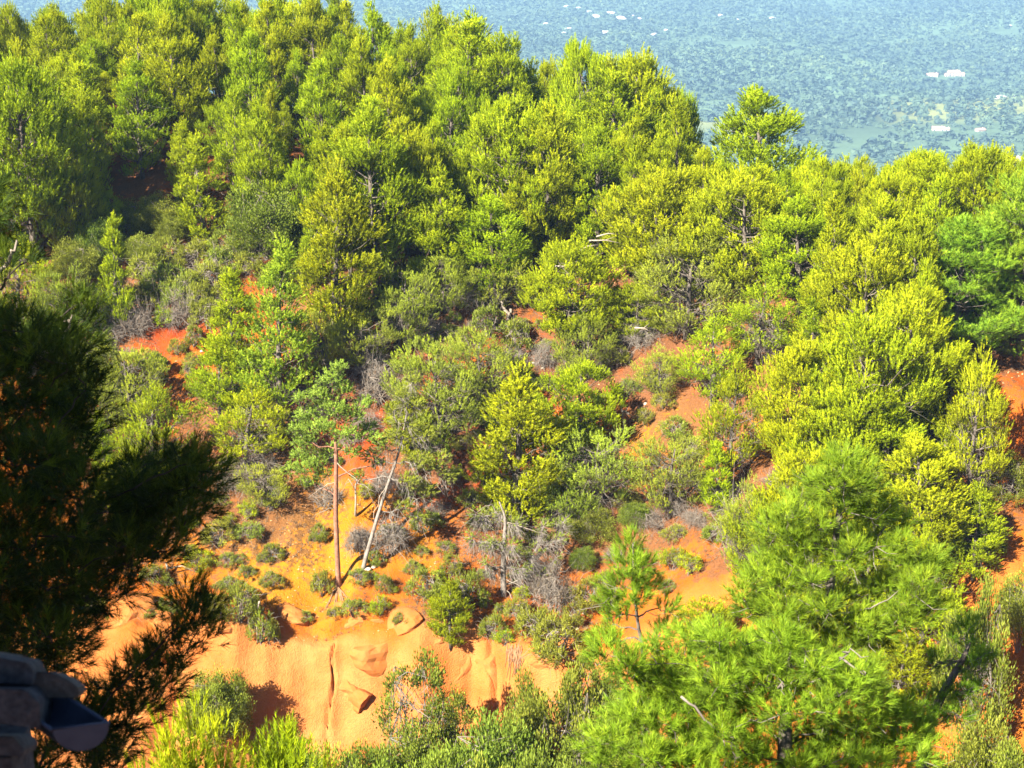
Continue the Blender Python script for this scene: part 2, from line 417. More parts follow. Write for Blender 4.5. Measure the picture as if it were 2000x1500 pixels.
def make_pine(seed, Ht=8.0, base=0.25, rad=1.8, prof='oval', nb=64, shoots=38, K=21, L=0.115, Wd=0.036, puff=0.50, up=0.6,
              fol='aleppo', brk='bark', twigs=160, lean=0.25, trunk_r=0.13, second=0.6, tipup=1.1, limbs_sep=False, spread=(0.25, 0.8), shoot=0.30, inner=0.35):
    rg = np.random.RandomState(seed)
    tb, cb = MB(), MB()
    n = 9
    t = np.linspace(0, 1, n)
    la = rg.uniform(0, 6.28)
    tr = np.stack([lean * np.cos(la) * t ** 1.5 + 0.10 * np.sin(t * 5 + seed) * t, lean * np.sin(la) * t ** 1.5 + 0.10 * np.cos(t * 4.3 + seed) * t, t * Ht * 0.96], 1)
    tr[0, 2] = -0.5
    tube(tb, tr, trunk_r * (1.08 - t) ** 0.85 + 0.012, 7, wob=0.05)
    def trunk_at(z):
        return np.array([np.interp(z, tr[:, 2], tr[:, k]) for k in range(3)])
    P_all, A_all, T_all, O_all = [], [], [], []
    nl = 5
    lob = rg.uniform(0.72, 1.18, (12,)); 
    for i in range(nb):
        s = (i + rg.rand()) / nb                        # 0 crown bottom .. 1 top
        if prof == 'oval': r = math.sin(min(1, 0.14 + s * 0.90) * math.pi) ** 0.65
        elif prof == 'cone': r = (1 - s) ** 0.75 * min(1, 0.55 + s * 3)
        elif prof == 'round': r = math.sqrt(max(0.03, 1 - (2 * s - 0.95) ** 2 * 0.98))
        elif prof == 'flat': r = 0.55 + 0.5 * s if s < 0.8 else 1.0 - (s - 0.8) * 2.5
        else: r = (0.9 - 0.55 * s)
        az = i * 2.39996 + rg.normal(0, 0.35)
        rr = max(0.12, rad * r * lob[int((az % 6.283) / 6.283 * 12) % 12] * rg.uniform(0.72, 1.12))
        zb = Ht * (base + (1 - base) * s * 0.97)
        out = np.array((math.cos(az), math.sin(az), 0))
        p0 = trunk_at(max(zb - rr * up, Ht * base * 0.55))
        p1 = np.array((*trunk_at(zb)[:2], zb)) + out * rr
        p1[2] += rg.normal(0, 0.36)
        br = bend(p0, p1, 5, -0.06, 0.035, rg)
        tube(tb, br, np.linspace(0.022 + 0.009 * rr, 0.008, 5), 4, cap=False)
        pf = [(p1, puff * rg.uniform(0.7, 1.25))]
        if inner and rg.rand() < inner: pf.append((br[2] + rg.normal(0, 0.12, 3), puff * rg.uniform(0.5, 0.8)))
        if rr > 0.7 and rg.rand() < second:
            pf.append((br[3] + rg.normal(0, 0.14, 3) + (0, 0, 0.15), puff * rg.uniform(0.55, 0.95)))
            sd = np.cross(out, (0, 0, 1)) * rg.choice((-1, 1)) * rr * rg.uniform(0.25, 0.45)
            q1 = br[3] + sd + out * 0.15
            tube(tb, bend(br[2], q1, 4, 0, 0.05, rg), np.linspace(0.018, 0.007, 4), 3, cap=False)
            pf.append((q1, puff * rg.uniform(0.6, 1.0)))
        for c, pr in pf:
            k = max(5, int(shoots * (pr / puff) ** 2))
            d = crown_dirs(k, rg)
            d[:, 2] = np.abs(d[:, 2]) * 1.0 - 0.4 * (rg.rand(k) < 0.45)
            d = norm(d)
            pos = c + d * pr * (rg.rand(k, 1) ** 0.5) * np.array((0.8, 0.8, 1.4))
            ax = norm(d * 0.55 + out * 0.35 + np.array((0, 0, tipup)) + rg.normal(0, 0.18, (k, 3)))
            P_all.append(pos); A_all.append(ax); O_all.append(d * 0.8 + out * 0.5)
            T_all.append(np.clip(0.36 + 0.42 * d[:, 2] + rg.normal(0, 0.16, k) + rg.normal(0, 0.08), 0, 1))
        for w in range(int(twigs / nb)):                # bare grey twigs inside the crown
            a = br[rg.randint(1, 4)]
            e = a + (out * rg.uniform(0.0, 0.6) + rg.normal(0, 0.28, 3)) * min(1.0, rr) + (0, 0, -0.12)
            tube(tb, bend(a, e, 3, -0.1, 0.08, rg), (0.007, 0.005, 0.003), 3, mi=1, cap=False)
    # leader
    k = shoots
    top = trunk_at(Ht * 0.96)
    P_all.append(top + rg.normal(0, 0.13, (k, 3)) + np.array((0, 0, 0.05))); A_all.append(norm(rg.normal(0, 0.4, (k, 3)) + (0, 0, 1))); T_all.append(rg.uniform(0.5, 1, k)); O_all.append(rg.normal(size=(k, 3)))
    P = np.concatenate(P_all); A = np.concatenate(A_all); T = np.concatenate(T_all)
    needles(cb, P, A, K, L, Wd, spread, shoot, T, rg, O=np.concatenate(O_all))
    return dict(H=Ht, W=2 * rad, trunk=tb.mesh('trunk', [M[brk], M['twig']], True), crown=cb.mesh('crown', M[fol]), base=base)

PINES = {}
def P_(k, **kw): PINES[k] = make_pine(**kw)
P_('oval_a', seed=1, Ht=8, base=0.18, rad=1.75, prof='oval')
P_('oval_b', seed=2, Ht=8, base=0.12, rad=1.55, prof='oval', nb=60, puff=0.48)
P_('round_a', seed=3, Ht=7, base=0.25, rad=2.3, prof='round', nb=76, puff=0.5)
P_('round_b', seed=4, Ht=7, base=0.20, rad=2.1, prof='round', nb=66, puff=0.5, tipup=1.1)
P_('cone_a', seed=5, Ht=9, base=0.12, rad=1.7, prof='cone', nb=76, puff=0.42, shoots=26)
P_('cone_b', seed=6, Ht=6, base=0.08, rad=1.1, prof='cone', nb=44, puff=0.36, shoots=26)
P_('multi_a', seed=13, Ht=8.5, base=0.1, rad=1.5, prof='oval', nb=84, puff=0.42, shoots=26, up=0.9)
P_('slim_a', seed=14, Ht=8, base=0.1, rad=1.15, prof='oval', nb=60, puff=0.42, shoots=26, up=0.9)
P_('sparse_a', seed=7, Ht=5, base=0.15, rad=2.0, prof='round', nb=52, shoots=26, puff=0.5, fol='sparse', twigs=800, K=18, Wd=0.028, inner=0.15)
P_('sparse_b', seed=8, Ht=5, base=0.22, rad=2.2, prof='flat', nb=48, shoots=25, puff=0.5, fol='sparse', twigs=800, K=18, Wd=0.028, inner=0.15, lean=0.8)
P_('sparse_c', seed=9, Ht=6, base=0.25, rad=1.7, prof='oval', nb=46, shoots=26, puff=0.5, fol='aleppo', twigs=600, K=18, Wd=0.030, inner=0.15)
P_('tallsparse', seed=10, Ht=10, base=0.2, rad=1.6, prof='cone', nb=64, shoots=26, puff=0.46, fol='maritime', twigs=240, second=0.4)
P_('green_a', seed=12, Ht=9, base=0.12, rad=2.2, prof='oval', nb=80, shoots=30, puff=0.52, fol='maritime', L=0.2, Wd=0.024, tipup=0.9)

ntree = 0
def pine(kind, base_pt, h, w=None, label='', group=None, rz=None, sh=None):
    global ntree
    p = PINES[kind]
    r = link('pine_tree', None, loc=base_pt)
    r.empty_display_size = 0.3
    sz = h / p['H']; sx = sz if w is None else min(max(w / p['W'], sz * 0.62), sz * 1.6)
    r.scale = (sx, sx, sz); r.rotation_euler = (rnd.uniform(-.04, .04), rnd.uniform(-.04, .04), rnd.uniform(0, 6.28) if rz is None else rz)
    link('trunk', p['trunk'], r); link('crown', p['crown'], r)
    tag(r, label, 'pine tree', group); ntree += 1
    return r

def place(kind, cx, top, base, wpx, label, group=None, bx=None):
    g = ground(cx if bx is None else bx, base)
    t = pt(cx, top, g[1])
    h = max(1.0, t[2] - g[2])
    depth = g[1] * CP - g[2] * SP
    return pine(kind, g + np.array((0, 0, -0.05)), h, wpx * depth / F, label, group), g

# ------------------------------------------------------------------ the ground (one sheet to the horizon)
def geo(a, b, d0, ratio):
    out = [a]; d = d0; sgn = 1 if b > a else -1
    while (out[-1] - b) * sgn < 0:
        out.append(out[-1] + sgn * d); d *= ratio
    return out[1:]
xs = np.unique(np.array(sorted([c_ + k_ * 0.04 for c_, w_, d_ in CRACKS for k_ in range(-4, 5)] + geo(-30, -9000, 0.5, 1.15)) + list(np.arange(-30, 32.01, 0.36)) + list(np.arange(-22, 4, 0.18)) + geo(32, 9000, 0.5, 1.15)))
ys = np.unique(np.array(sorted(geo(-25, -3000, 3, 1.25)) + list(np.arange(-25, 58, 1.25)) + list(np.arange(58, 104, 0.36)) + list(np.arange(67, 73.5, 0.11)) + list(np.arange(104, 136, 0.9)) + geo(136, 14000, 0.9, 1.05)))
GX, GY = np.meshgrid(xs, ys)
GZ = H(GX, GY)
nx, ny = len(xs), len(ys)
V = np.stack([GX, GY, GZ], 2).reshape(-1, 3)
ii = (np.arange(ny - 1)[:, None] * nx + np.arange(nx - 1)[None]).ravel()
Q = np.stack([ii, ii + 1, ii + nx + 1, ii + nx], 1)
gb = MB(); gb.add(V, quads=Q)
gmesh = gb.mesh('ground', [M['soil'], M['plain']], True)
cy = (GY[:-1, :-1] + 0 * GX[:-1, :-1]).ravel(); cx_ = np.abs(GX[:-1, :-1]).ravel()
gmesh.polygons.foreach_set('material_index', ((cy > 190) | (cx_ > 150)).astype(np.int32))
# pigment of the ochre veins
ORANGE = np.array((0.34, 0.096, 0.008)); YEL = np.array((0.40, 0.168, 0.010)); RED = np.array((0.30, 0.050, 0.008)); PALE = np.array((0.42, 0.168, 0.050)); BUFF = np.array((0.35, 0.18, 0.085))
col = np.tile(ORANGE, (len(V), 1))
VX, VY = V[:, 0], V[:, 1]
def vein(px, py, r, c, k=1.0, ar=1.0):
    global col
    g = ground(px, py)
    d = np.sqrt(((VX - g[0]) / r) ** 2 + ((VY - g[1]) / (r * ar)) ** 2) + 0.45 * fbm(VX * 0.6, VY * 0.6, 3)
    w = (k * (1 - sstep(0.55, 1.15, d)))[:, None]
    col = col * (1 - w) + c * w
vein(620, 980, 4.4, YEL, 1.0, 1.2); vein(560, 1120, 3.6, YEL, .7); vein(800, 1060, 2.5, YEL, .5); vein(430, 1100, 3, YEL, .5); vein(520, 1060, 3.0, YEL, 0.7); vein(580, 1060, 3.0, YEL, 0.6); vein(1290, 850, 2.4, YEL, 1.0, 1.3); vein(1340, 850, 2.6, YEL, .7); vein(1480, 870, 2, YEL, .8)
vein(330, 650, 2.2, RED); vein(350, 760, 2.5, ORANGE); vein(730, 810, 2.5, RED); vein(840, 700, 2, RED); vein(1020, 700, 2.3, RED); vein(880, 880, 3.0, RED, .8); vein(700, 880, 2.5, RED, .8)
vein(860, 660, 1.6, BUFF); vein(1070, 690, 1.5, BUFF, .5); vein(1250, 720, 3.0, RED * 0.6 + BUFF * 0.25, .8); vein(1975, 800, 4.5, RED * 0.3 + ORANGE * 0.75); vein(1980, 1040, 4, ORANGE); vein(1100, 690, 2.4, RED, .6)
vein(340, 560, 3, BUFF * 0.8, .7); vein(200, 600, 3.5, BUFF * 0.55, .85); vein(270, 460, 4, BUFF * 0.4, .9); vein(120, 560, 4, BUFF * .45, .9)
# pale, washed rock of the little cliff
yc = cliff_line(VX)
pw = sstep(-0.9, 0.25, yc - VY + 0.7 * fbm(VX * 0.5, VY * 0.5, 3)) * (1 - sstep(5, 8, yc - VY)) * (1 - 0.6 * sstep(2, 8, VX))
pal = PALE[None] * (1 - 0.35 * sstep(-0.2, 0.7, vnoise(VX * 0.35, VY * 0.5))[:, None]) + ORANGE[None] * 0.35 * sstep(-0.2, 0.7, vnoise(VX * 0.35, VY * 0.5))[:, None]
col = col * (1 - pw[:, None]) + pal * pw[:, None]
fw = sstep(170, 260, np.maximum(VY, np.abs(VX)))[:, None]
fcol = np.array((0.095, 0.15, 0.08))[None] * (1 + 0.5 * fbm(VX / 220, VY / 220, 3))[:, None]
col = col * (1 - fw) + fcol * fw
FIELDS = []
def field(px, py, rx, ry, c):
    global col
    g = far_ground(px, py); FIELDS.append((g, rx, ry))
    d = np.maximum(np.abs(VX - g[0]) / rx, np.abs(VY - g[1]) / ry)
    col = np.where((d < 1)[:, None], c, col)
field(1400, 249, 39, 39, (0.20, 0.22, 0.07)); field(1690, 262, 39, 30, (0.30, 0.32, 0.08)); field(1652, 292, 18, 33, (0.42, 0.34, 0.28)); field(1700, 272, 21, 24, (0.42, 0.34, 0.26)); field(1900, 215, 135, 67, (0.22, 0.24, 0.07)); field(1990, 322, 14, 20, (0.34, 0.3, 0.24))
col = np.clip(col, 0.003, 0.9)
ca = gmesh.color_attributes.new('soil', 'FLOAT_COLOR', 'POINT')
ca.data.foreach_set('color', np.hstack([col, np.ones((len(col), 1))]).astype(np.float32).ravel())
go = link('ground', gmesh); go['kind'] = 'structure'

# ------------------------------------------------------------------ where the stands of pines grow
TREES = []          # (x, y, crown radius)
def T(kind, cx, top, base, w, label, group=None, bx=None):
    r, g = place(kind, cx, top, base, w, label, group, bx)
    TREES.append((g[0], g[1], w * 81 / F / 2))
    return r
MID = 'pines scattered over the ochre slope'
T('oval_a', 735, 232, 590, 175, 'tall oval yellow-green pine standing in front of the dense stand, dark gap to its right')
T('oval_b', 655, 345, 680, 165, 'full yellow-green pine beside the taller oval pine, grey twigs at its foot')
T('cone_b', 400, 290, 470, 100, 'slim pointed young pine beside the dark hollow under the stand')
T('tallsparse', 545, 485, 850, 170, 'tall thin pine with a bare pole trunk showing through its light green crown')
T('cone_a', 455, 535, 800, 150, 'pointed green pine beside the thin pole-trunked pine')
T('sparse_c', 480, 770, 925, 250, 'low wide bushy pine below the pole-trunked pine')
T('sparse_c', 430, 690, 830, 170, 'bushy pine growing over the red gully bank')
T('sparse_a', 850, 690, 870, 190, 'grey-green bushy pine below the pale bank of stones')
T('sparse_a', 935, 665, 800, 170, 'low greyish pine below the round green shrubs on the bank')
T('oval_b', 800, 760, 900, 110, 'small bright pine behind the leaning grey trunk')
T('oval_b', 1005, 740, 1045, 190, 'bright green pine with a dark thin trunk in the middle of the ochre slope')
T('round_b', 1130, 725, 900, 150, 'bright tufted pine beside the path of red litter')
T('sparse_b', 1170, 840, 1000, 190, 'grey flat-topped pine with drooping bare branches')
T('sparse_b', 1090, 930, 1040, 150, 'low flat pine with a bright green edge over a dark hollow')
T('round_a', 1110, 490, 700, 190, 'rounded yellow-green pine above the path of red litter')
T('oval_a', 960, 390, 600, 160, 'yellow-green pine at the edge of the stand above the bleached snag')
T('oval_b', 865, 350, 590, 130, 'upright pine beside the dark gap in the stand')
T('sparse_a', 870, 500, 610, 150, MIDL := 'grey twiggy low pine at the foot of the dense stand', 'twiggy low pines under the stand')
T('sparse_a', 960, 480, 600, 150, MIDL, 'twiggy low pines under the stand')
T('sparse_b', 780, 540, 690, 140, MIDL, 'twiggy low pines under the stand')
T('sparse_b', 700, 620, 720, 170, MIDL, 'twiggy low pines under the stand')
T('sparse_c', 1390, 640, 800, 230, 'broad olive green pine with grey lower twigs beside the red path')
T('sparse_a', 1340, 480, 660, 210, 'olive pine with grey twigs under the right stand')
T('sparse_a', 1290, 690, 770, 120, 'low olive pine spreading at the edge of the red path')
T('round_a', 1285, 350, 600, 210, 'broad light-topped pine with a pale trunk showing below')
T('round_b', 1450, 345, 590, 190, 'rounded yellow-green pine beside the broad light-topped pine')
T('oval_a', 1560, 395, 620, 150, 'dark-sided rounded pine in front of the deep gap in the right stand')
T('sparse_c', 1480, 560, 720, 180, 'olive pine with dark hollow below it')
T('sparse_b', 1310, 860, 1010, 170, 'sparse grey-green pine below the yellow ochre patch')
T('sparse_c', 1425, 740, 960, 130, 'thin green pine on the right edge of the bare slope')
T('cone_b', 1400, 880, 1000, 80, 'small pointed pine below the thin green one')
T('cone_b', 1575, 600, 770, 120, 'small upright yellow-green pine behind the big clump')
for cx, top, base, w, q in ((1560, 690, 960, 190, 'edge pine of the big yellow-green clump, next to the bare slope'), (1660, 640, 980, 210, 'widest bright yellow-green pine in the middle of the big clump'), (1760, 590, 900, 190, 'highest pine of the big yellow-green clump, reaching the deep green pines'), (1840, 680, 930, 150, 'pine of the big clump closest to the red mound'), (1620, 780, 1000, 180, 'front pine of the big clump, behind the yellow rounded pine'), (1720, 800, 1030, 170, 'front pine of the big clump, behind the tufted leader')):
    T(rnd.choice(('round_a', 'round_b', 'oval_a')), cx, top, base, w, q, 'pines of the big clump by the red mound')
T('round_b', 1560, 895, 1120, 170, 'yellow rounded pine behind the long-needled pine')
T('oval_a', 1790, 860, 1120, 180, 'dense yellow-green pine casting deep shade beside the long-needled pine')
T('sparse_c', 1890, 720, 1000, 130, 'see-through pine with a bare white trunk in front of the red mound')
T('oval_a', 1720, 390, 640, 140, 'upright pine on the right-hand shoulder of the hill')
T('green_a', 1860, 430, 720, 230, 'deep green long-needled pine above the red mound')
T('green_a', 1990, 340, 690, 230, 'deep green long-needled pine cut by the edge above the red mound', None)
T('oval_a', 1480, 185, 480, 250, 'pointed pine standing tall and alone above the skyline')
T('cone_b', 235, 450, 650, 75, 'slim young pine at the mouth of the dark hollow')
T('round_a', 70, 150, 520, 240, 'big dark-sided pine left of the dark hollow')
T('round_b', 150, 300, 520, 120, 'low spreading pine limb tree at the edge of the dark hollow')
T('sparse_a', 260, 690, 830, 140, 'dark green bushy pine left of the red gully')
T('sparse_c', 300, 780, 970, 150, 'light green bushy pine under the red gully')
T('cone_b', 205, 820, 930, 60, 'tiny pointed pine among the shrubs near the shaded branches')
T('sparse_c', 230, 900, 1020, 130, 'green bushy pine above the shaded branches')
T('sparse_b', 530, 915, 1000, 160, 'low flat bush of pine at the top of the yellow bank')
T('sparse_b', 1440, 960, 1120, 140, 'sparse twiggy pine on the bare slope beside the yellow rounded pine')
T('oval_b', 880, 1140, 1270, 115, 'small light green pine on the brow of the cliff')
T('oval_b', 1900, 960, 1130, 120, 'dark-sided small pine in the shade between the clump and the orange bank')
for k_, (cx, top, base, w) in enumerate(((1480, 990, 1190, 140), (1590, 1040, 1240, 160), (1690, 1000, 1220, 150), (1800, 1060, 1260, 150), (1380, 1180, 1290, 130), (1500, 1180, 1320, 150), (1650, 1190, 1360, 170), (1300, 1290, 1400, 120), (1750, 1240, 1400, 140), (1850, 1180, 1330, 130))):
    T(('sparse_c', 'round_b', 'oval_a')[k_ % 3], cx, top, base, w, 'bushy pine crowded behind the long-needled pines of the lower thicket', 'pines of the lower thicket')
T('sparse_c', 40, 480, 650, 150, 'bushy pine under the big dark-sided pine')
T('sparse_a', 130, 540, 690, 120, 'grey-green low pine between the hollow and the shaded boughs')
T('sparse_a', 190, 760, 880, 120, 'low grey-green pine below the dull oak bush')
T('sparse_c', 330, 900, 1000, 120, 'low bushy pine above the shrubs of the orange slope')
T('sparse_b', 640, 620, 745, 120, 'grey flat pine under the full yellow-green pine')
T('round_b', 1240, 560, 670, 120, 'pale greyish pine beside dry brushwood')
T('sparse_a', 1150, 620, 740, 120, 'low olive pine in front of the rounded pine by the red path')

edge_px = (-200, 0, 200, 330, 450, 600, 800, 950, 1050, 1200, 1300, 1450, 1500, 1600, 1800, 1900, 2200)
edge_py = (640, 560, 500, 455, 430, 560, 590, 545, 545, 560, 560, 640, 700, 760, 820, 690, 690)
SKY_PX = (-200, 0, 100, 200, 600, 700, 790, 860, 960, 1050, 1150, 1250, 1330, 1380, 1450, 1600, 1750, 1850, 1930, 2200)
SKY_PY = (20, 20, 60, 5, 5, 15, 90, 45, 75, 140, 125, 165, 225, 330, 375, 345, 350, 325, 320, 370)
cand = 0; auto = []
while cand < 9000:
    cand += 1
    y = rnd.uniform(74, 127); x = rnd.uniform(-1, 1) * (0.35 * y + 4)
    z = float(H(x, y)); px, py = project((x, y, z))
    if px < -150 or px > 2150: continue
    if py > np.interp(px, edge_px, edge_py): continue
    if math.hypot((px - 290) / 80, (py - 440) / 75) < 1: continue
    crest = 121 if px < 900 else 116
    if y > crest + 6: continue
    if any((x - a) ** 2 + (y - b) ** 2 < (2.2 + 0.3 * (y > 100)) ** 2 for a, b, c in TREES): continue
    # tall enough to reach the skyline seen in the photograph when it stands on the crest, lower in front
    ztop = pt(px, np.interp(px, SKY_PX, SKY_PY) - 28, y)[2] - z
    h = min(rnd.choice((rnd.uniform(3.6, 6), rnd.uniform(5.5, 8), rnd.uniform(7, 9.4))), ztop + rnd.uniform(-0.6, 0.25))
    if y > crest - 7: h = min(max(h, ztop + rnd.uniform(-1.6, 0.1)), 10.5)
    if h < 2.5: continue
    TREES.append((x, y, 2.0)); auto.append((x, y, z, h, px))
for x, y, z, h, px in auto:
    k = rnd.choice(('oval_a', 'oval_b', 'multi_a', 'multi_a', 'slim_a', 'round_b', 'round_a', 'cone_a'))
    shape = {'o': 'oval', 'r': 'broad rounded', 'c': 'pointed', 'm': 'upright', 's': 'slim'}[k[0]]
    if px < 480: zone = 'on the hilltop'
    elif px < 1380: zone = 'along the ridge'
    else: zone = 'on the low shoulder'
    pine(k, (x, y, z - 0.1), h, None if rnd.random() < 0.4 else h * rnd.uniform(0.33, 0.5), '%s yellow-green pine %s %s' % (('tall ' if h > 7.4 else 'low ' if h < 6 else '') + shape, 'on the skyline of the stand' if y > 111 else 'at the front of the stand' if y < 101 else 'deep in the stand', zone), 'pines in the stand ' + zone)

# pine litter lies under the trees
lit = np.zeros(len(V), np.float32)
nearm = (VY > 60) & (VY < 135) & (np.abs(VX) < 50)
idx = np.where(nearm)[0]
for a, b, c in TREES:
    d2 = (VX[idx] - a) ** 2 + (VY[idx] - b) ** 2
    lit[idx] = np.maximum(lit[idx], np.exp(-d2 / (c * 1.1 + 0.5) ** 2))
lit[~nearm] = 0.6
g = ground(1240, 720); lit = np.maximum(lit, 0.75 * np.exp(-(((VX - g[0]) / 1.6) ** 2 + ((VY - g[1]) / 4.5) ** 2)))
lit = lit * (1 - sstep(-0.6, 0.2, yc - VY) * (1 - sstep(6, 9, yc - VY)))
lit = np.clip(lit * 0.72 + 0.22 * (1 - sstep(-1.2, 0.0, yc - VY) * (1 - sstep(6, 9, yc - VY))), 0, 1).astype(np.float32)
la = gmesh.attributes.new('litter', 'FLOAT', 'POINT'); la.data.foreach_set('value', lit)

# ------------------------------------------------------------------ pines modelled one by one
def hero(name, label, base, trunk_pts, radii, puffs, fol, brk, L=0.12, Wd=0.022, K=18, shoots=40, twigs=120, dirup=0.7, seed=1, droop=0.0, spread=(0.2, 1.1), dead=(), shoot=0.16, cat='pine tree', hang=0.2, fill=None, group=None):
    rg = np.random.RandomState(seed)
    root = link(name, None, loc=base); root.empty_display_size = 0.3
    tag(root, label, cat, group)
    b = np.asarray(base)
    tp = np.asarray(trunk_pts) - b
    # smooth the trunk line
    t = np.linspace(0, 1, len(tp)); tt = np.linspace(0, 1, 14)
    sm = np.stack([np.interp(tt, t, tp[:, k]) for k in range(3)], 1)
    sm[1:-1] = (sm[:-2] + 2 * sm[1:-1] + sm[2:]) / 4
    rr = np.interp(tt, t, radii)
    mb = MB(); tube(mb, sm, rr, 9, wob=0.06); trunk = link('trunk', mb.mesh('trunk', M[brk], True), root)
    cb, tw = MB(), MB()
    P_all, A_all, T_all, O_all = [], [], [], []
    ctr = np.mean([p[0] for p in puffs], 0) - b
    nodes = [(sm[i], rr[i] * 0.6, 0.0) for i in range(2, 14)]
    order = sorted(((np.asarray(c) - b, pr) for c, pr in puffs), key=lambda q: float(np.min(np.linalg.norm(sm - q[0], axis=1))))
    for c, pr in order:
        NP = np.array([q[0] for q in nodes]); NL = np.array([q[2] for q in nodes])
        w = np.linalg.norm(NP - c, axis=1) + 0.35 * NL + np.maximum(0, NP[:, 2] - c[2] + 0.1) * 0.9
        jn = int(np.argmin(w)); a, ra, la_ = nodes[jn]
        ln = float(np.linalg.norm(c - a)); j = int(np.argmin(np.linalg.norm(sm - c, axis=1)))
        mid = bend(a, c, 6, 0.04 - droop, 0.06, rg)
        lb = MB(); r0 = min(ra, 0.016 + 0.016 * ln)
        tube(lb, mid, np.linspace(r0, max(0.006, r0 * 0.45), 6), 5, cap=False)
        link('limb', lb.mesh('limb', M[brk], True), trunk)
        nodes.append((c, max(0.006, r0 * 0.6), la_ + ln))
        out = norm(c - a)
        k = max(6, int(shoots * (pr / 0.5) ** 2))
        d = norm(rg.normal(size=(k, 3))); d[:, 2] = d[:, 2] * 0.75 + 0.15; d = norm(d)
        pos = c + d * pr * rg.rand(k, 1) ** 0.5 * np.array((1, 1, 0.75))
        O_all.append(d); P_all.append(pos); A_all.append(norm(d * 0.7 + out * 0.4 + (0, 0, dirup) + rg.normal(0, 0.2, (k, 3))))
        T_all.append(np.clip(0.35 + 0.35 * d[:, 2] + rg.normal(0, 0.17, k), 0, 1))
        for i in range(int(twigs / len(puffs))):
            s = mid[rg.randint(2, 6)]; e = s + rg.normal(0, 0.33 * min(1, pr * 2), 3) + out * 0.2 - np.array((0, 0, hang * rg.rand()))
            tube(tw, bend(s, e, 3, -0.1, 0.1, rg), np.linspace(0.010, 0.004, 3), 3, cap=False)
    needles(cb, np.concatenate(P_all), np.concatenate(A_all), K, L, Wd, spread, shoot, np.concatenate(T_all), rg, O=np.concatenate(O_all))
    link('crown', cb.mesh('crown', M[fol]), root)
    if tw.n: link('twigs', tw.mesh('twigs', M['twig'] if brk != 'palebark' else M['palebark']), root)['kind'] = 'stuff'
    for ln in dead:
        ln = np.asarray(ln) - b
        q_ = np.linspace(0, len(ln) - 1, 4 * len(ln) - 3); ln = np.stack([np.interp(q_, np.arange(len(ln)), ln[:, k]) for k in range(3)], 1); ln[1:] += rg.normal(0, 0.022 * (1 + np.linalg.norm(ln[-1] - ln[0]) * .3), (len(ln) - 1, 3))
        db = MB(); n = len(ln); tube(db, ln, np.linspace(0.024, 0.006, n), 5); link('dead_branch', db.mesh('dead_branch', M['dead' if fol != 'maritime' else 'twig'], True), trunk)
    return root

def PT(lst, Y): return [pt(a, b, Y + (c[0] if c else 0)) for a, b, *c in lst]

# red-barked pine with a high ragged crown
g = ground(660, 1148); Y = g[1]
puffs = [(pt(a, b, Y + dy), r * 1.15) for a, b, dy, r in ((645, 742, 0, .55), (672, 765, .5, .5), (622, 775, -.4, .5), (650, 800, -.6, .6), (688, 812, 0, .55), (600, 815, .3, .55), (628, 840, -.7, .6), (672, 850, -.8, .55), (705, 850, .3, .5), (595, 865, 0, .5), (650, 880, .7, .45), (620, 900, .4, .45), (598, 915, -.3, .5), (630, 925, .2, .4), (585, 890, .5, .4), (720, 835, .8, .35), (612, 945, .6, .35), (740, 905, .4, .3), (580, 840, -.2, .4), (570, 920, 0, .4), (735, 860, 0, .4), (660, 720, 0, .4), (710, 790, .4, .42), (585, 780, 0, .35), (690, 885, -.4, .38))]
hero('pine_tree', 'tall pine with a straight bare reddish trunk and ragged blue-green crown on the cliff brow', g - np.array((0, 0, .3)), [g - np.array((0, 0, .3))] + PT([(660, 1120), (655, 1000), (657, 900), (655, 850), (648, 740)], Y), [.19, .135, .115, .10, .065, .02], puffs, 'scots', 'redbark', L=0.12, Wd=0.032, K=22, shoots=80, twigs=300, seed=21,
     dead=[PT([(657, 940), (630, 950), (602, 975, -.4)], Y), PT([(655, 900), (700, 945, -.5), (735, 960, -.8)], Y), PT([(657, 990), (625, 1000, -.6), (610, 1010, -.9)], Y)])
HX = [(g[0], g[1])]
# leaning pale pine
g = ground(707, 1112); Y = g[1]
puffs = [(pt(a, b, Y + dy), r * 1.2) for a, b, dy, r in ((770, 800, .5, .4), (795, 770, .8, .4), (800, 830, .3, .45), (775, 850, -.2, .4), (830, 850, .4, .45), (745, 870, -.4, .4), (725, 890, -.3, .35), (820, 900, 0, .5), (850, 915, .3, .45), (875, 930, .5, .35), (800, 940, -.3, .45), (835, 960, .2, .45), (790, 990, .5, .4), (820, 1010, .8, .4), (700, 930, -.4, .3), (865, 895, .6, .35), (805, 745, .3, .35), (785, 780, -.2, .32), (815, 790, .2, .35), (775, 825, .2, .32))]
hero('pine_tree', 'leaning pine with a pale grey trunk and thin grey twiggy crown hanging to one side', g - np.array((0, 0, .3)), [g - np.array((0, 0, .3))] + PT([(712, 1095), (737, 1010), (757, 945), (778, 890), (787, 850), (797, 790), (800, 755)], Y), [.13, .105, .09, .075, .055, .038, .02, .008], puffs, 'sparse', 'palebark', L=0.12, Wd=0.032, K=20, shoots=85, twigs=800, seed=22, droop=0.12, dirup=0.3, hang=0.7,
     dead=[PT([(740, 1000), (715, 950, -.6), (690, 935, -1), (672, 950, -1.1)], Y), PT([(770, 900), (775, 860, -.3), (780, 820, -.5)], Y), PT([(757, 945), (730, 1000, -.5), (735, 1040, -.6)], Y)])
HX.append((g[0], g[1]))
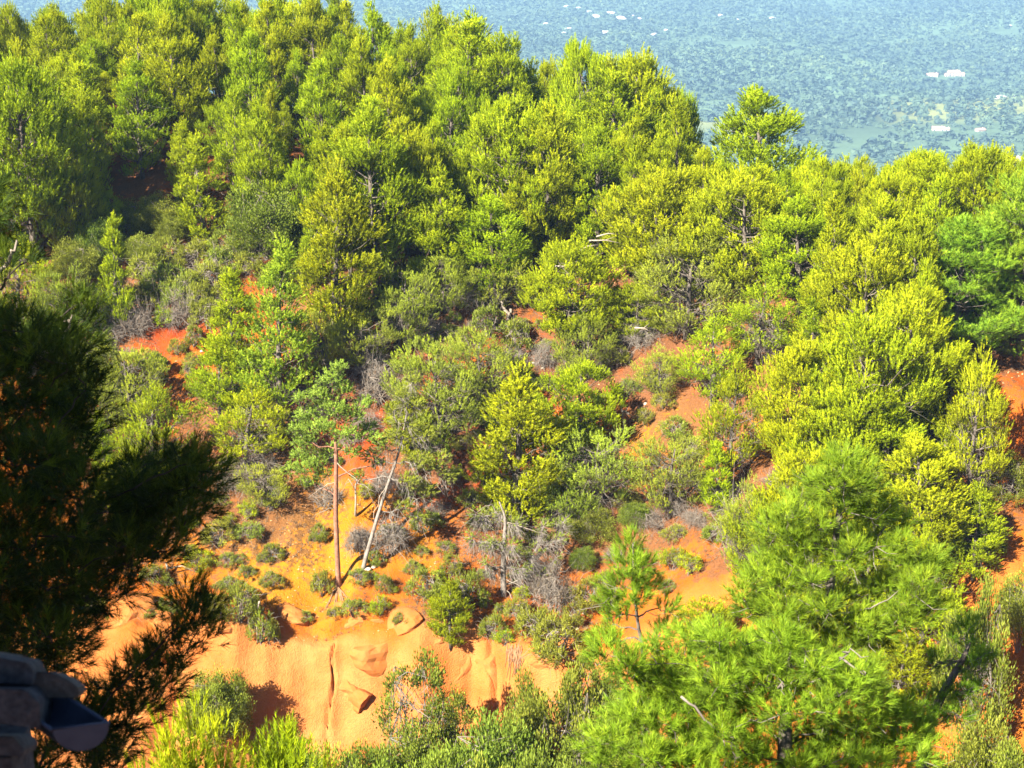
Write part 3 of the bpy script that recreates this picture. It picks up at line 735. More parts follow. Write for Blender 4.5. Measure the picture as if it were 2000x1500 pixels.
# dying grey pine
g = ground(985, 1165); Y = g[1]
puffs = [(pt(a, b, Y + dy), r) for a, b, dy, r in ((930, 1005, 0, .5), (970, 1000, .4, .45), (1010, 1020, 0, .5), (1060, 1030, .4, .5), (1090, 1050, .6, .45), (920, 1050, -.3, .45), (960, 1060, -.5, .5), (1000, 1065, -.6, .5), (1045, 1075, 0, .5), (1085, 1090, .3, .4), (1020, 1110, -.3, .45), (1060, 1120, .3, .45), (950, 1100, -.6, .4), (1100, 1020, 0.8, .4))]
hero('pine_tree', 'half dead grey pine with drooping twiggy boughs on the ochre slope', g - np.array((0, 0, .3)), [g - np.array((0, 0, .3))] + PT([(982, 1120), (985, 1060), (988, 1010), (975, 980)], Y), [.17, .14, .11, .07, .03], puffs, 'sparse', 'palebark', L=0.11, Wd=0.026, K=16, shoots=44, twigs=2000, seed=23, droop=0.15, dirup=0.1, hang=0.75,
     dead=[PT([(985, 1150), (1010, 1190, -.6), (1030, 1215, -1)], Y), PT([(988, 1030), (960, 985, -.4), (945, 990, -.6), (930, 1005, -.8)], Y), PT([(985, 1130), (1030, 1150, -.5), (1065, 1185, -.8)], Y), PT([(990, 1020), (1040, 1035, -.5), (1080, 1050, -.4)], Y)])
HX.append((g[0], g[1]))

def inside(poly, x, y):
    r = False; j = len(poly) - 1
    for i in range(len(poly)):
        if (poly[i][1] > y) != (poly[j][1] > y) and x < (poly[j][0] - poly[i][0]) * (y - poly[i][1]) / (poly[j][1] - poly[i][1]) + poly[i][0]: r = not r
        j = i
    return r
def fill_puffs(poly, n, Y, dY, r, holes=(), seed=3, mind=40):
    rg = random.Random(seed); out = []; pp = []
    xs_ = [p[0] for p in poly]; ys_ = [p[1] for p in poly]; k = 0
    while len(out) < n and k < 6000:
        k += 1
        x, y = rg.uniform(min(xs_), max(xs_)), rg.uniform(min(ys_), max(ys_))
        if not inside(poly, x, y) or any(math.hypot(x - a, y - b) < c for a, b, c in holes): continue
        if any(math.hypot(x - a, y - b) < mind for a, b in pp): continue
        pp.append((x, y)); out.append((pt(x, y, Y + rg.uniform(-dY, dY)), r * rg.uniform(0.75, 1.25)))
    return out
# long-needled pines, lower right: boughs of tufts round a leader
def boughs(lines, Y, seed, r=0.26, step=34):
    rg = random.Random(seed); out = []
    for (x0, y0), (x1, y1), dy in lines:
        n = max(2, int(math.hypot(x1 - x0, y1 - y0) / step))
        for i in range(n):
            t = 0.35 + 0.65 * (i + rg.random() * .6) / n
            out.append((pt(x0 + (x1 - x0) * t + rg.uniform(-22, 22), y0 + (y1 - y0) * t + rg.uniform(-16, 12), Y + dy * t + rg.uniform(-.3, .3)), r * rg.uniform(.8, 1.35) * (1.15 - .3 * t)))
    return out
def big_pine(label, tx, Y, trunk_px, lines, dead, seed, extra=(), fill=None):
    puffs = boughs(lines, Y, seed) + (fill_puffs(fill[0], fill[1], Y, 1.2, 0.34, fill[2], seed, 38) if fill else []) + [(pt(a, b, Y + d), r) for a, b, d, r in extra]
    bx = float(pt(tx, 1450, Y)[0]); g = np.array((bx, Y, float(H(bx, Y))))
    n = len(trunk_px)
    hero('pine_tree', label, g, [g] + [pt(a, b, Y) for a, b in trunk_px], [.22] + list(np.linspace(.14, .02, n)), puffs, 'maritime', 'bark', L=0.17, Wd=0.0098, K=30, shoots=92, twigs=220, dirup=0.6, seed=seed, shoot=0.16, spread=(0.15, 0.95), hang=0.15, dead=[PT(d, Y) for d in dead])
big_pine('long-needled bright green pine with a tall tufted leader below the ochre slope', 1620, 27, [(1615, 1500), (1600, 1350), (1620, 1150), (1640, 1000), (1645, 880)],
    [((1640, 960), (1580, 930), -.4), ((1640, 970), (1710, 930), .3), ((1635, 1030), (1730, 1000), -.5), ((1635, 1040), (1540, 1000), .5), ((1630, 1080), (1500, 1040), -.8), ((1630, 1090), (1660, 1080), -1.2), ((1625, 1130), (1560, 1130), -1.2), ((1625, 1130), (1480, 1140), .6), ((1620, 1180), (1640, 1190), -1.5), ((1615, 1200), (1850, 1100), .2), ((1610, 1250), (1840, 1190), -.4), ((1610, 1260), (1770, 1230), -1.0), ((1610, 1220), (1520, 1230), -1.2), ((1608, 1250), (1430, 1180), .2), ((1605, 1290), (1600, 1290), -1.5), ((1600, 1320), (1720, 1290), -1.4)],
    [[(1620, 1200), (1700, 1190, -.5), (1760, 1150, -.6)]], 31, ((1645, 885, 0, .2), (1640, 915, 0, .25), (1655, 940, .1, .25)), ([(1640, 900), (1690, 930), (1730, 1010), (1830, 1100), (1820, 1190), (1740, 1240), (1620, 1330), (1500, 1300), (1430, 1170), (1500, 1110), (1500, 1030), (1570, 960)], 60, ((1705, 1150, 55), (1500, 1230, 30))))
big_pine('wide long-needled green pine with bleached dead branches, lowest of the lower thicket', 1530, 24, [(1530, 1500), (1535, 1400), (1540, 1330), (1545, 1260)],
    [((1535, 1480), (1300, 1330), .3), ((1535, 1480), (1180, 1280), .5), ((1535, 1490), (1200, 1400), -.2), ((1530, 1500), (1250, 1480), -.6), ((1530, 1460), (1400, 1260), .4), ((1530, 1440), (1350, 1240), .9), ((1535, 1400), (1460, 1280), -.3), ((1535, 1400), (1600, 1290), -.4), ((1540, 1430), (1690, 1330), .2), ((1535, 1470), (1760, 1390), -.3), ((1535, 1500), (1830, 1450), 0), ((1535, 1510), (1700, 1480), -.8), ((1535, 1510), (1400, 1450), -1), ((1540, 1560), (1560, 1470), -1), ((1540, 1540), (1330, 1520), -.9), ((1540, 1330), (1530, 1260), -.2), ((1540, 1360), (1500, 1340), -.7), ((1540, 1380), (1610, 1370), -.7)],
    [[(1545, 1330), (1585, 1335, -.5), (1640, 1285, -.9), (1665, 1270, -1.2), (1700, 1290, -1.3)], [(1640, 1285, -.9), (1680, 1310, -1.1), (1690, 1320, -1.2)], [(1540, 1400), (1480, 1405, -.8), (1445, 1420, -1.3)], [(1330, 1360, -.6), (1390, 1420, -.7), (1430, 1440, -.8), (1440, 1490, -.8)], [(1535, 1370), (1530, 1330, -.9), (1522, 1355, -1)]], 35, (), ([(1540, 1250), (1620, 1290), (1700, 1350), (1800, 1420), (1820, 1560), (1170, 1560), (1180, 1420), (1260, 1380), (1180, 1280), (1330, 1240), (1420, 1250)], 95, ((1790, 1330, 60), (1400, 1310, 28), (1340, 1410, 34))))
big_pine('lower long-needled pine beside the deep shade and the olive oak bush', 1800, 29, [(1800, 1500), (1815, 1400), (1880, 1290), (1900, 1240)],
    [((1880, 1300), (1850, 1290), -.4), ((1885, 1290), (1930, 1280), .2), ((1850, 1350), (1920, 1340), -.3), ((1840, 1370), (1800, 1380), -.6), ((1830, 1400), (1760, 1440), -.6), ((1820, 1420), (1880, 1400), -.2), ((1895, 1255), (1905, 1230), 0)], [], 36)
# slender young long-needled pine beside it
Y = 27.0
puffs = [(pt(a, b, Y + dy), r) for a, b, dy, r in ((1235, 1065, 0, .22), (1225, 1100, .2, .3), (1255, 1110, -.2, .3), (1235, 1135, 0, .33), (1260, 1150, .3, .28), (1205, 1150, 0, .25), (1240, 1175, -.2, .28), (1190, 1180, .2, .22), (1215, 1200, -.1, .22), (1305, 1190, 0, .22), (1180, 1250, .1, .22), (1300, 1240, .1, .25), (1195, 1220, .2, .2))]
bx = float(pt(1262, 1300, Y)[0]); g = np.array((bx, Y, float(H(bx, Y))))
hero('pine_tree', 'slender young long-needled pine with a bright tufted top in front of bare ochre', g, [g, pt(1262, 1290, Y), pt(1245, 1220, Y), pt(1237, 1130, Y), pt(1236, 1060, Y)], [.08, .045, .03, .022, .01], puffs, 'maritime', 'bark', L=0.17, Wd=0.0095, K=36, shoots=110, twigs=40, seed=32, shoot=0.2, dirup=0.9, spread=(0.15, 0.9))
# shaded pine close by, left
Y = 12.0
poly = [(-120, 600), (20, 650), (120, 640), (165, 690), (175, 800), (150, 900), (190, 990), (290, 890), (385, 885), (415, 930), (395, 1010), (330, 1080), (265, 1125), (220, 1170), (170, 1220), (140, 1300), (-120, 1320)]
puffs = fill_puffs(poly, 260, Y, 1.7, 0.175, (), 8, 23)
puffs += fill_puffs([(-120, 1320), (100, 1330), (190, 1400), (230, 1470), (240, 1560), (-120, 1560)], 40, Y, 1.2, 0.18, (), 12, 28)
puffs += fill_puffs([(150, 1400), (250, 1320), (330, 1240), (370, 1165), (420, 1180), (405, 1245), (335, 1330), (275, 1420), (180, 1490)], 38, Y - 0.5, .6, 0.14, (), 9, 26)
puffs += fill_puffs([(-100, 380), (-10, 390), (20, 410), (75, 440), (60, 520), (20, 580), (-100, 600)], 16, Y, .5, 0.12, (), 10, 26)
puffs += [(pt(a, b, Y - .2), .11) for a, b in ((160, 590), (135, 605), (175, 610), (120, 660), (150, 640))]
bx = float(pt(-330, 1000, Y)[0]); g = np.array((bx, Y, float(H(bx, Y))))
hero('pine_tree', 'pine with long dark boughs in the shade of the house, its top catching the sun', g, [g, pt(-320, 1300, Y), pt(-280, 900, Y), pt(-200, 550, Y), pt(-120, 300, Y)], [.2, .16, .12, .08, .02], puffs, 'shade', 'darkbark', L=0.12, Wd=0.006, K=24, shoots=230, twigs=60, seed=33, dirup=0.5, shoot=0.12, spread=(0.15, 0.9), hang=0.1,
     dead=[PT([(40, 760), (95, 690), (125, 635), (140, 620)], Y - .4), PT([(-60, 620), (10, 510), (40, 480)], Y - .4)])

P_('near_aleppo', seed=41, Ht=7, base=0.2, rad=2.0, prof='round', nb=62, shoots=30, K=30, L=0.14, Wd=0.018, puff=0.52, tipup=1.0)
def near_pine(kind, cx, top, Y, wpx, label):
    t = pt(cx, top, Y); z = float(H(t[0], Y)); depth = Y * CP - t[2] * SP
    TREES.append((t[0], Y, 1.5))
    return pine(kind, (t[0], Y, z - .1), t[2] - z, wpx * depth / F, label)
near_pine('near_aleppo', 385, 1460, 30, 270, 'bright yellow-green pine top rising beside the shaded boughs under the cliff')
near_pine('near_aleppo', 545, 1490, 31, 130, 'small yellow-green pine top beside the larger bright one under the cliff')

# ------------------------------------------------------------------ bushes
def make_bush(seed, Ht, rad, clumps, per, leaf, fol, brk='twig', stems=7, needle=False, K=8, Wd=0.02, twigs=30, open_=0.8, grain=0.32):
    rg = np.random.RandomState(seed)
    mb = MB()
    P_all, A_all, T_all, O_all = [], [], [], []
    st = []
    for i in range(stems):
        az = rg.uniform(0, 6.28); e = np.array((math.cos(az) * rad * 0.5, math.sin(az) * rad * 0.5, Ht * rg.uniform(0.6, 0.9)))
        p = bend(np.array((rg.normal(0, rad * .06), rg.normal(0, rad * .06), -0.15)), e, 5, 0.0, 0.06, rg); st.append(p)
        tube(mb, p, np.linspace(0.03 * Ht ** .5, 0.008, 5), 4, mi=1, cap=False)
    for c in range(clumps):
        d = norm(rg.normal(size=3)); d[2] = abs(d[2])
        c0 = np.array((d[0] * rad, d[1] * rad, Ht * 0.25 + d[2] * Ht * 0.72)) * np.array((1, 1, 1)) * rg.uniform(0.55, 1.0) ** open_
        c0[2] = max(c0[2], 0.08)
        s = st[rg.randint(stems)][rg.randint(2, 5)]
        tube(mb, bend(s, c0, 4, 0, 0.08, rg), np.linspace(0.012, 0.004, 4), 3, mi=1, cap=False)
        k = per; dd = norm(rg.normal(size=(k, 3)))
        r = grain * rad * rg.uniform(0.6, 1.2)
        O_all.append(dd + d * .5); P_all.append(c0 + dd * r * rg.rand(k, 1) ** 0.6 * (1, 1, .8)); A_all.append(norm(dd * 0.5 + d * 0.5 + (0, 0, 0.45) + rg.normal(0, .3, (k, 3))))
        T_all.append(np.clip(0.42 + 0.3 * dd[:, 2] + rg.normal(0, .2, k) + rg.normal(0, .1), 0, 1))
        for w in range(twigs // clumps):
            e = c0 + rg.normal(0, 0.35 * rad, 3); tube(mb, bend(c0, e, 3, 0, 0.1, rg), (0.006, 0.005, 0.003), 3, mi=1, cap=False)
    P, A, Tt = np.concatenate(P_all), np.concatenate(A_all), np.concatenate(T_all)
    if needle: needles(mb, P, A, K, leaf, Wd, (0.2, 1.0), leaf, Tt, rg, O=np.concatenate(O_all))
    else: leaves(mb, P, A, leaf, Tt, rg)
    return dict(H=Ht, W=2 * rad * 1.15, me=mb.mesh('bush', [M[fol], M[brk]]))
B = {}
B['oak_a'] = make_bush(1, 3.0, 1.7, 110, 170, 0.095, 'oak')
B['oak_b'] = make_bush(2, 3.0, 1.8, 90, 150, 0.095, 'oak', open_=0.5, grain=0.25)
B['oak_c'] = make_bush(3, 3.6, 1.4, 64, 120, 0.085, 'oak', open_=0.3, grain=0.22, stems=9)
B['shrub_a'] = make_bush(4, 0.9, 0.65, 34, 34, 0.10, 'shrub', needle=True, K=4, Wd=0.022, twigs=80, open_=0.35, grain=0.26)
B['shrub_b'] = make_bush(5, 0.7, 0.75, 38, 32, 0.09, 'shrub', needle=True, K=4, Wd=0.020, twigs=120, open_=0.3, grain=0.24)
B['shrub_c'] = make_bush(6, 0.9, 0.8, 50, 60, 0.075, 'oak', twigs=50, open_=0.45, grain=0.25)
B['shrub_d'] = make_bush(7, 1.2, 0.7, 36, 34, 0.08, 'aleppo', needle=True, K=5, Wd=0.018, twigs=60)
B['twig_a'] = make_bush(8, 0.8, 0.8, 40, 8, 0.08, 'drygrass', needle=True, K=4, Wd=0.012, twigs=560)
B['twig_b'] = make_bush(9, 1.1, 0.9, 40, 10, 0.09, 'drygrass', 'palebark', needle=True, K=4, Wd=0.010, twigs=640)

def bush(kind, p, h, w, label, group=None, name='shrub', cat='shrub'):
    q = B[kind]; o = link(name, q['me'], loc=p)
    o.scale = (w / q['W'], w / q['W'], h / q['H']); o.rotation_euler = (0, 0, rnd.uniform(0, 6.28))
    return tag(o, label, cat, group)
def bush_px(kind, cx, top, base, wpx, label, group=None, name='shrub', cat='shrub'):
    g = ground(cx, base); depth = g[1] * CP - g[2] * SP
    h = max(0.35, (base - top) / F * depth / math.cos(R(23)))
    SHR.append((g[0], g[1]))
    return bush(kind, g - np.array((0, 0, .05)), h, wpx * depth / F, label, group, name, cat)
SHR = []
def bush_at(kind, cx, top, Y, wpx, label, group=None, name='oak_bush', cat='bush', hmin=2.5):
    t = pt(cx, top, Y); z = float(H(t[0], Y)); depth = Y * CP - t[2] * SP
    return bush(kind, (t[0], Y, z - .1), max(hmin, t[2] - z), wpx * depth / F, label, group, name, cat)
# holm oaks and leafy bushes at the foot of the cliff and along the lower frame
bush_at('oak_a', 405, 1300, 67.2, 130, 'dark green leafy bush against the pale cliff foot')
bush_at('oak_a', 445, 1300, 67.8, 110, 'leafy bush growing below the brow of the cliff')
bush_at('oak_c', 810, 1255, 65, 200, 'open leafy bush with the pale cliff showing through it')
bush_at('oak_a', 950, 1385, 60, 290, 'dense pale-leaved oak bush along the valley floor')
bush_at('oak_b', 700, 1440, 61, 170, 'low bright leafy bush beside the yellow-green pine top')
bush_at('oak_b', 1100, 1300, 63.5, 240, 'wide grey-green oak bush under the round ochre boulder')
bush_at('oak_a', 800, 1400, 63, 200, 'dark oak bush under the open leafy bush')
bush_at('oak_a', 1180, 1400, 61, 220, 'dark oak bush touching the long-needled pine')
bush_at('oak_b', 1920, 1130, 62, 170, 'greyish oak bush beside the orange bank')
bush_at('oak_a', 1930, 1390, 57, 230, 'dark olive oak bush under the shaded orange rocks')
bush_at('oak_b', 1030, 1310, 65.5, 130, 'bush beside the round ochre boulder', None)
for cx, top, Y, w, q in ((560, 1430, 62, 180, 'oak_b'), (650, 1440, 58, 200, 'oak_a'), (850, 1450, 57, 230, 'oak_b'), (1050, 1450, 57, 230, 'oak_a'), (1000, 1380, 62, 200, 'oak_b'), (880, 1320, 65, 150, 'oak_c'), (1190, 1300, 64.5, 160, 'oak_b'), (1140, 1270, 66, 140, 'oak_c'), (740, 1470, 56, 180, 'oak_b'), (1250, 1460, 57, 220, 'oak_b'), (950, 1490, 54, 240, 'oak_a'), (1850, 1470, 54, 200, 'oak_b'), (1990, 1440, 55, 160, 'oak_a')):
    bush_at(q, cx, top, Y, w, 'oak bush in the thicket filling the valley floor under the cliff', 'oak bushes of the valley thicket')
bush_px('oak_a', 520, 355, 505, 190, 'dark green round oak bush on the slope below the stand', None, 'oak_bush', 'bush')
bush_px('oak_b', 600, 400, 500, 110, 'oak bush squeezed between the pines of the stand', None, 'oak_bush', 'bush')
bush_px('oak_a', 200, 660, 790, 140, 'dull green oak bush beside the shaded boughs', None, 'oak_bush', 'bush')
bush_px('oak_a', 1240, 980, 1035, 75, 'small bright green round bush on the bare slope', None, 'oak_bush', 'bush')
bush_px('oak_a', 1155, 985, 1060, 110, 'dark bush in the hollow under the flat-topped pine', None, 'oak_bush', 'bush')
bush_px('oak_a', 1140, 1070, 1120, 60, 'small dark bush beside the half dead grey pine', None, 'oak_bush', 'bush')
bush_px('shrub_c', 955, 600, 660, 80, 'olive green shrub on the bank by the bleached snag')
bush_px('shrub_c', 1010, 630, 690, 75, 'yellow-green rounded shrub overhanging the red bank')
bush_px('shrub_c', 965, 680, 710, 40, 'small round green cushion on the red bank')
bush_px('shrub_c', 830, 655, 685, 38, 'green cushion below the pale stones')
bush_px('shrub_c', 915, 640, 690, 50, 'green shrub between the pale stones and the snag')
for cx, top, base, w in ((250, 390, 470, 110), (310, 380, 455, 100), (195, 430, 520, 110), (280, 460, 520, 90), (150, 470, 560, 110), (335, 420, 480, 70)):  # bushes added to make the shaded hollow read darker
    bush_px('oak_a', cx, top, base, w, 'oak bush added to darken the shaded hollow under the stand', 'oak bushes added to darken the hollow', 'oak_bush', 'bush')
bush_px('oak_b', 1955, 885, 985, 120, 'dull oak bush under the red mound', None, 'oak_bush', 'bush')
bush_px('oak_a', 1985, 1110, 1270, 130, 'big oak bush on the orange bank below the red mound', None, 'oak_bush', 'bush')
bush_px('oak_b', 1930, 1010, 1090, 80, 'small oak bush in the shade beside the dense yellow-green pine', None, 'oak_bush', 'bush')
bush_px('oak_b', 590, 500, 560, 90, 'dull oak bush in front of the full yellow-green pine', None, 'oak_bush', 'bush')
SG = 'shrubs on the open ochre slope'
for kind, cx, top, base, w in (('shrub_a', 430, 1020, 1065, 75), ('shrub_c', 535, 1062, 1095, 50), ('shrub_b', 445, 1080, 1105, 45), ('shrub_a', 480, 1105, 1130, 40), ('shrub_b', 530, 1120, 1145, 55), ('shrub_b', 452, 1130, 1150, 60),
    ('shrub_a', 630, 1115, 1165, 50), ('shrub_a', 470, 1145, 1215, 80), ('shrub_a', 510, 1195, 1260, 60), ('shrub_a', 625, 1028, 1060, 35), ('shrub_b', 805, 1095, 1120, 40), ('shrub_a', 830, 1115, 1170, 80), ('shrub_a', 915, 1120, 1185, 70),
    ('shrub_b', 780, 1200, 1222, 30), ('shrub_a', 965, 1215, 1260, 60), ('shrub_b', 700, 1115, 1140, 50), ('shrub_b', 750, 1130, 1160, 40), ('shrub_a', 1050, 1190, 1250, 90), ('shrub_a', 1090, 1210, 1290, 110), ('shrub_b', 1010, 1170, 1210, 60), ('shrub_a', 1150, 1140, 1190, 80), ('shrub_a', 330, 1165, 1195, 40), ('shrub_b', 300, 1110, 1140, 60), ('shrub_a', 880, 1090, 1130, 50)):
    bush_px(kind, cx, top, base, w, 'low grey-green shrub dotted on the bare orange slope above the cliff', SG)
    if rnd.random() < 0.6: bush_px(rnd.choice(('shrub_d', 'shrub_b', 'shrub_a')), cx + rnd.choice((-1, 1)) * w * rnd.uniform(.3, .6), base - (base - top) * rnd.uniform(.4, .8), base + rnd.uniform(-10, 8), w * rnd.uniform(.4, .8), 'low grey-green shrub dotted on the bare orange slope above the cliff', SG)
for kind, cx, top, base, w in (('shrub_a', 330, 520, 580, 90), ('shrub_b', 300, 540, 590, 80), ('shrub_a', 380, 480, 530, 80), ('shrub_c', 430, 490, 545, 80), ('shrub_b', 350, 560, 610, 70), ('shrub_a', 390, 560, 620, 70), ('shrub_a', 345, 665, 695, 40), ('shrub_c', 310, 690, 750, 50), ('shrub_b', 370, 710, 740, 35), ('shrub_a', 440, 455, 500, 80), ('shrub_a', 480, 500, 540, 70), ('shrub_a', 330, 470, 520, 70), ('shrub_b', 410, 520, 570, 90), ('shrub_a', 365, 540, 590, 90), ('shrub_d', 320, 600, 640, 60), ('shrub_a', 270, 560, 610, 90), ('shrub_c', 460, 470, 520, 70), ('shrub_b', 405, 590, 640, 80), ('shrub_a', 440, 560, 610, 70), ('shrub_d', 400, 460, 500, 60), ('shrub_a', 290, 500, 550, 80), ('shrub_c', 380, 640, 680, 50), ('shrub_a', 540, 520, 570, 70), ('shrub_a', 500, 470, 510, 70)):
    bush_px(kind, cx, top, base, w, 'dull green shrub on the clearing above the red gully', 'shrubs on the clearing above the red gully')
for kind, cx, top, base, w in (('twig_a', 740, 730, 790, 100), ('twig_b', 730, 690, 750, 90), ('twig_a', 840, 620, 650, 60), ('twig_b', 1250, 630, 680, 90), ('twig_b', 1230, 600, 640, 80), ('twig_b', 1060, 670, 720, 50), ('twig_a', 500, 890, 930, 110), ('twig_a', 640, 950, 990, 70), ('twig_b', 760, 1010, 1080, 90), ('twig_b', 700, 1030, 1080, 60), ('twig_a', 1080, 1110, 1190, 90), ('twig_b', 940, 540, 600, 100), ('twig_b', 800, 580, 630, 70), ('twig_a', 350, 580, 640, 70), ('twig_b', 1440, 980, 1080, 90), ('twig_b', 1180, 690, 730, 40), ('twig_a', 230, 620, 660, 90), ('twig_a', 270, 600, 650, 70), ('twig_b', 1500, 620, 690, 90)):
    bush_px(kind, cx, top, base, w, 'bare grey-brown twiggy brushwood between the pines', 'dry brushwood on the slope', 'brushwood', 'brushwood')
for kind, cx, top, base, w in (('shrub_a', 1200, 680, 715, 60), ('shrub_d', 1275, 715, 755, 55), ('shrub_b', 1225, 745, 775, 60), ('shrub_a', 1295, 770, 800, 50), ('shrub_d', 1215, 640, 670, 60), ('shrub_a', 1320, 820, 860, 70), ('shrub_b', 1260, 800, 825, 50), ('shrub_a', 1340, 860, 900, 70)):
    bush_px(kind, cx, top, base, w, 'ragged shrub on the path of red litter', 'shrubs on the path of red litter')
k = 0; att = 0
while k < 190 and att < 6000:
    att += 1
    px, py = rnd.uniform(100, 1960), rnd.uniform(470, 1240)
    if py < np.interp(px, edge_px, edge_py) - 30: continue
    if 540 < px < 700 and 960 < py < 1200: continue
    g = ground(px, py)
    if cliff_line(np.array(g[0])) - g[1] > -0.4: continue
    bare = fbm(g[0] * 0.16 + 3, g[1] * 0.16, 2)
    if bare < -0.05: continue
    if any((g[0] - a) ** 2 + (g[1] - b) ** 2 < 0.8 for a, b in SHR): continue
    SHR.append((g[0], g[1])); k += 1
    kind = rnd.choice(('shrub_a', 'shrub_a', 'shrub_b', 'shrub_b', 'shrub_d', 'shrub_c', 'twig_a', 'twig_b'))
    s = rnd.uniform(0.5, 1.15)
    q = B[kind]
    if kind[0] == 't': bush(kind, g - np.array((0, 0, .05)), q['H'] * s, q['W'] * s, 'bare grey-brown twiggy brushwood between the pines', 'dry brushwood on the slope', 'brushwood', 'brushwood')
    else: bush(kind, g - np.array((0, 0, .05)), q['H'] * s, q['W'] * s, 'small greenish shrub scattered under and between the pines of the slope', 'small shrubs between the pines')
print('trees', ntree, 'shrubs', len(SHR))

# ------------------------------------------------------------------ stones, boulders, dead wood
def rock_mesh(name, seed, m, flat=0.7, rough=0.22, sub=2):
    import bmesh
    bm = bmesh.new(); bmesh.ops.create_icosphere(bm, subdivisions=sub, radius=0.5)
    rg = np.random.RandomState(seed); ofs = rg.rand(3) * 50
    planes = [(norm(rg.normal(size=3)), rg.uniform(0.30, 0.46)) for i in range(9)]
    for v in bm.verts:
        c = np.array(v.co)
        for n_, d_ in planes:
            k = c @ n_ - d_
            if k > 0: c = c - n_ * k * 0.85
        c = c * (1 + rough * 0.4 * float(vnoise(c[0] * 5 + ofs[0], c[1] * 5 + c[2] * 3 + ofs[1])))
        v.co = Vector((c[0], c[1], c[2] * flat))
    me = bpy.data.meshes.new(name); bm.to_mesh(me); bm.free(); me.materials.append(m)
    return me
ROCKS = [rock_mesh('stone', i, M['limestone']) for i in range(4)]
OROCK = [rock_mesh('stone', 20 + i, M['ochrestone'], 0.85, 0.2, 3) for i in range(3)]
def stone(px, py, wpx, label, group=None, me=None, name='stone', sink=0.25, cat='stone', sc=(1, 1, 1)):
    g = ground(px, py); d = (g[1] * CP - g[2] * SP) / F
    w = wpx * d
    o = link(name, me or rnd.choice(ROCKS), loc=g + np.array((0, 0, w * (0.35 - sink))), rot=(rnd.uniform(-.2, .2), rnd.uniform(-.2, .2), rnd.uniform(0, 6)), scale=(w * sc[0], w * sc[1], w * sc[2]))
    return tag(o, label, cat, group)
stone(849, 648, 30, 'largest pale slab of stone on the buff bank', sc=(1, .7, .8)); stone(838, 662, 24, 'pale flat stone leaning under the largest slab')
for px, py, w in ((822, 632, 12), (828, 640, 10), (815, 638, 9), (856, 660, 12), (812, 628, 8), (868, 668, 10)):
    stone(px, py, w, 'small pale stone beside the big slabs on the buff bank', 'small pale stones on the buff bank')
stone(717, 1114, 14, 'white stone lying at the foot of the leaning pine', sc=(1.3, .8, .8)); stone(730, 1108, 11, 'smaller white stone beside the leaning pine')
for px, py, w in ((1015, 722, 8), (1030, 718, 9), (1042, 712, 8), (1000, 700, 7), (1060, 722, 8), (350, 815, 8), (360, 812, 7), (395, 690, 9), (400, 676, 8), (1260, 790, 8), (1115, 1205, 9), (1128, 1230, 8), (1140, 1200, 7), (1120, 700, 7), (365, 735, 7)):
    stone(px, py, w, 'loose pale stone lying on the bare red and orange soil', 'loose pale stones on the slope')
M['ledge'] = rocky('pale_ochre_rock', (0.33, 0.095, 0.016), (0.43, 0.175, 0.052), 1.4, 0.16)
def ledge_mesh(seed, m):
    import bmesh
    rg = np.random.RandomState(seed); bm = bmesh.new(); bmesh.ops.create_icosphere(bm, subdivisions=4, radius=0.5)
    pl = [(norm(rg.normal(size=3) * (1, 1, .8)), rg.uniform(.26, .44)) for k in range(14)]; o = rg.rand(3) * 40
    for v in bm.verts:
        c = np.array(v.co)
        for n_, d_ in pl:
            k = c @ n_ - d_
            if k > 0: c = c - n_ * k * .93
        st_ = 0.035 * (abs(((c[2] * 5 + .4 * float(vnoise(c[0] * 3 + o[0], c[1] * 3))) % 1) - .5) - .25)      # bedding
        r_ = 1 + 0.13 * float(vnoise(c[0] * 4 + o[0], c[1] * 4 + c[2] * 2.5 + o[1])) + 0.06 * float(vnoise(c[0] * 11 + o[1], c[2] * 11 + c[1] * 6)) + st_ * 2
        c = c * r_; v.co = Vector(c)
    me = bpy.data.meshes.new('ledge'); bm.to_mesh(me); bm.free(); me.materials.append(m); return me
LED = [ledge_mesh(80 + k, M['ledge']) for k in range(5)]
def ledge(px, py, wx, hz, label, group=None, back=0.35, name='rock_ledge', cat='rock', k=0):
    g = ground(px, py); d = (g[1] * CP - g[2] * SP) / F
    o = link(name, LED[k % 5], loc=g + np.array((0, wx * d * back, -hz * d * .12)), rot=(rnd.uniform(-.15, .15), rnd.uniform(-.2, .2), rnd.uniform(-.5, .5) + (k % 2) * 3.1), scale=(wx * d * 1.15, wx * d * .95, hz * d * 1.25))
    return tag(o, label, cat, group)
for k, (px, py, wx, hz) in enumerate(((700, 1225, 120, 60), (610, 1240, 110, 55), (640, 1290, 110, 80), (730, 1290, 120, 90), (560, 1215, 80, 50), (790, 1230, 90, 50), (850, 1260, 90, 60), (690, 1370, 120, 80), (1050, 1305, 90, 60), (900, 1320, 70, 70), (250, 1215, 110, 80), (310, 1230, 80, 70), (220, 1270, 100, 70), (290, 1290, 90, 60), (420, 1240, 90, 60), (1110, 1290, 80, 50), (380, 1200, 80, 40))):
    ledge(px, py, wx, hz, 'broken pale ochre ledge jutting from the little cliff', 'rock ledges of the ochre cliff', 0.33, k=k)
ledge(960, 1300, 78, 84, 'salmon ochre boulder in the cliff beside the hanging roots', None, 0.12, 'boulder', 'boulder', 2)

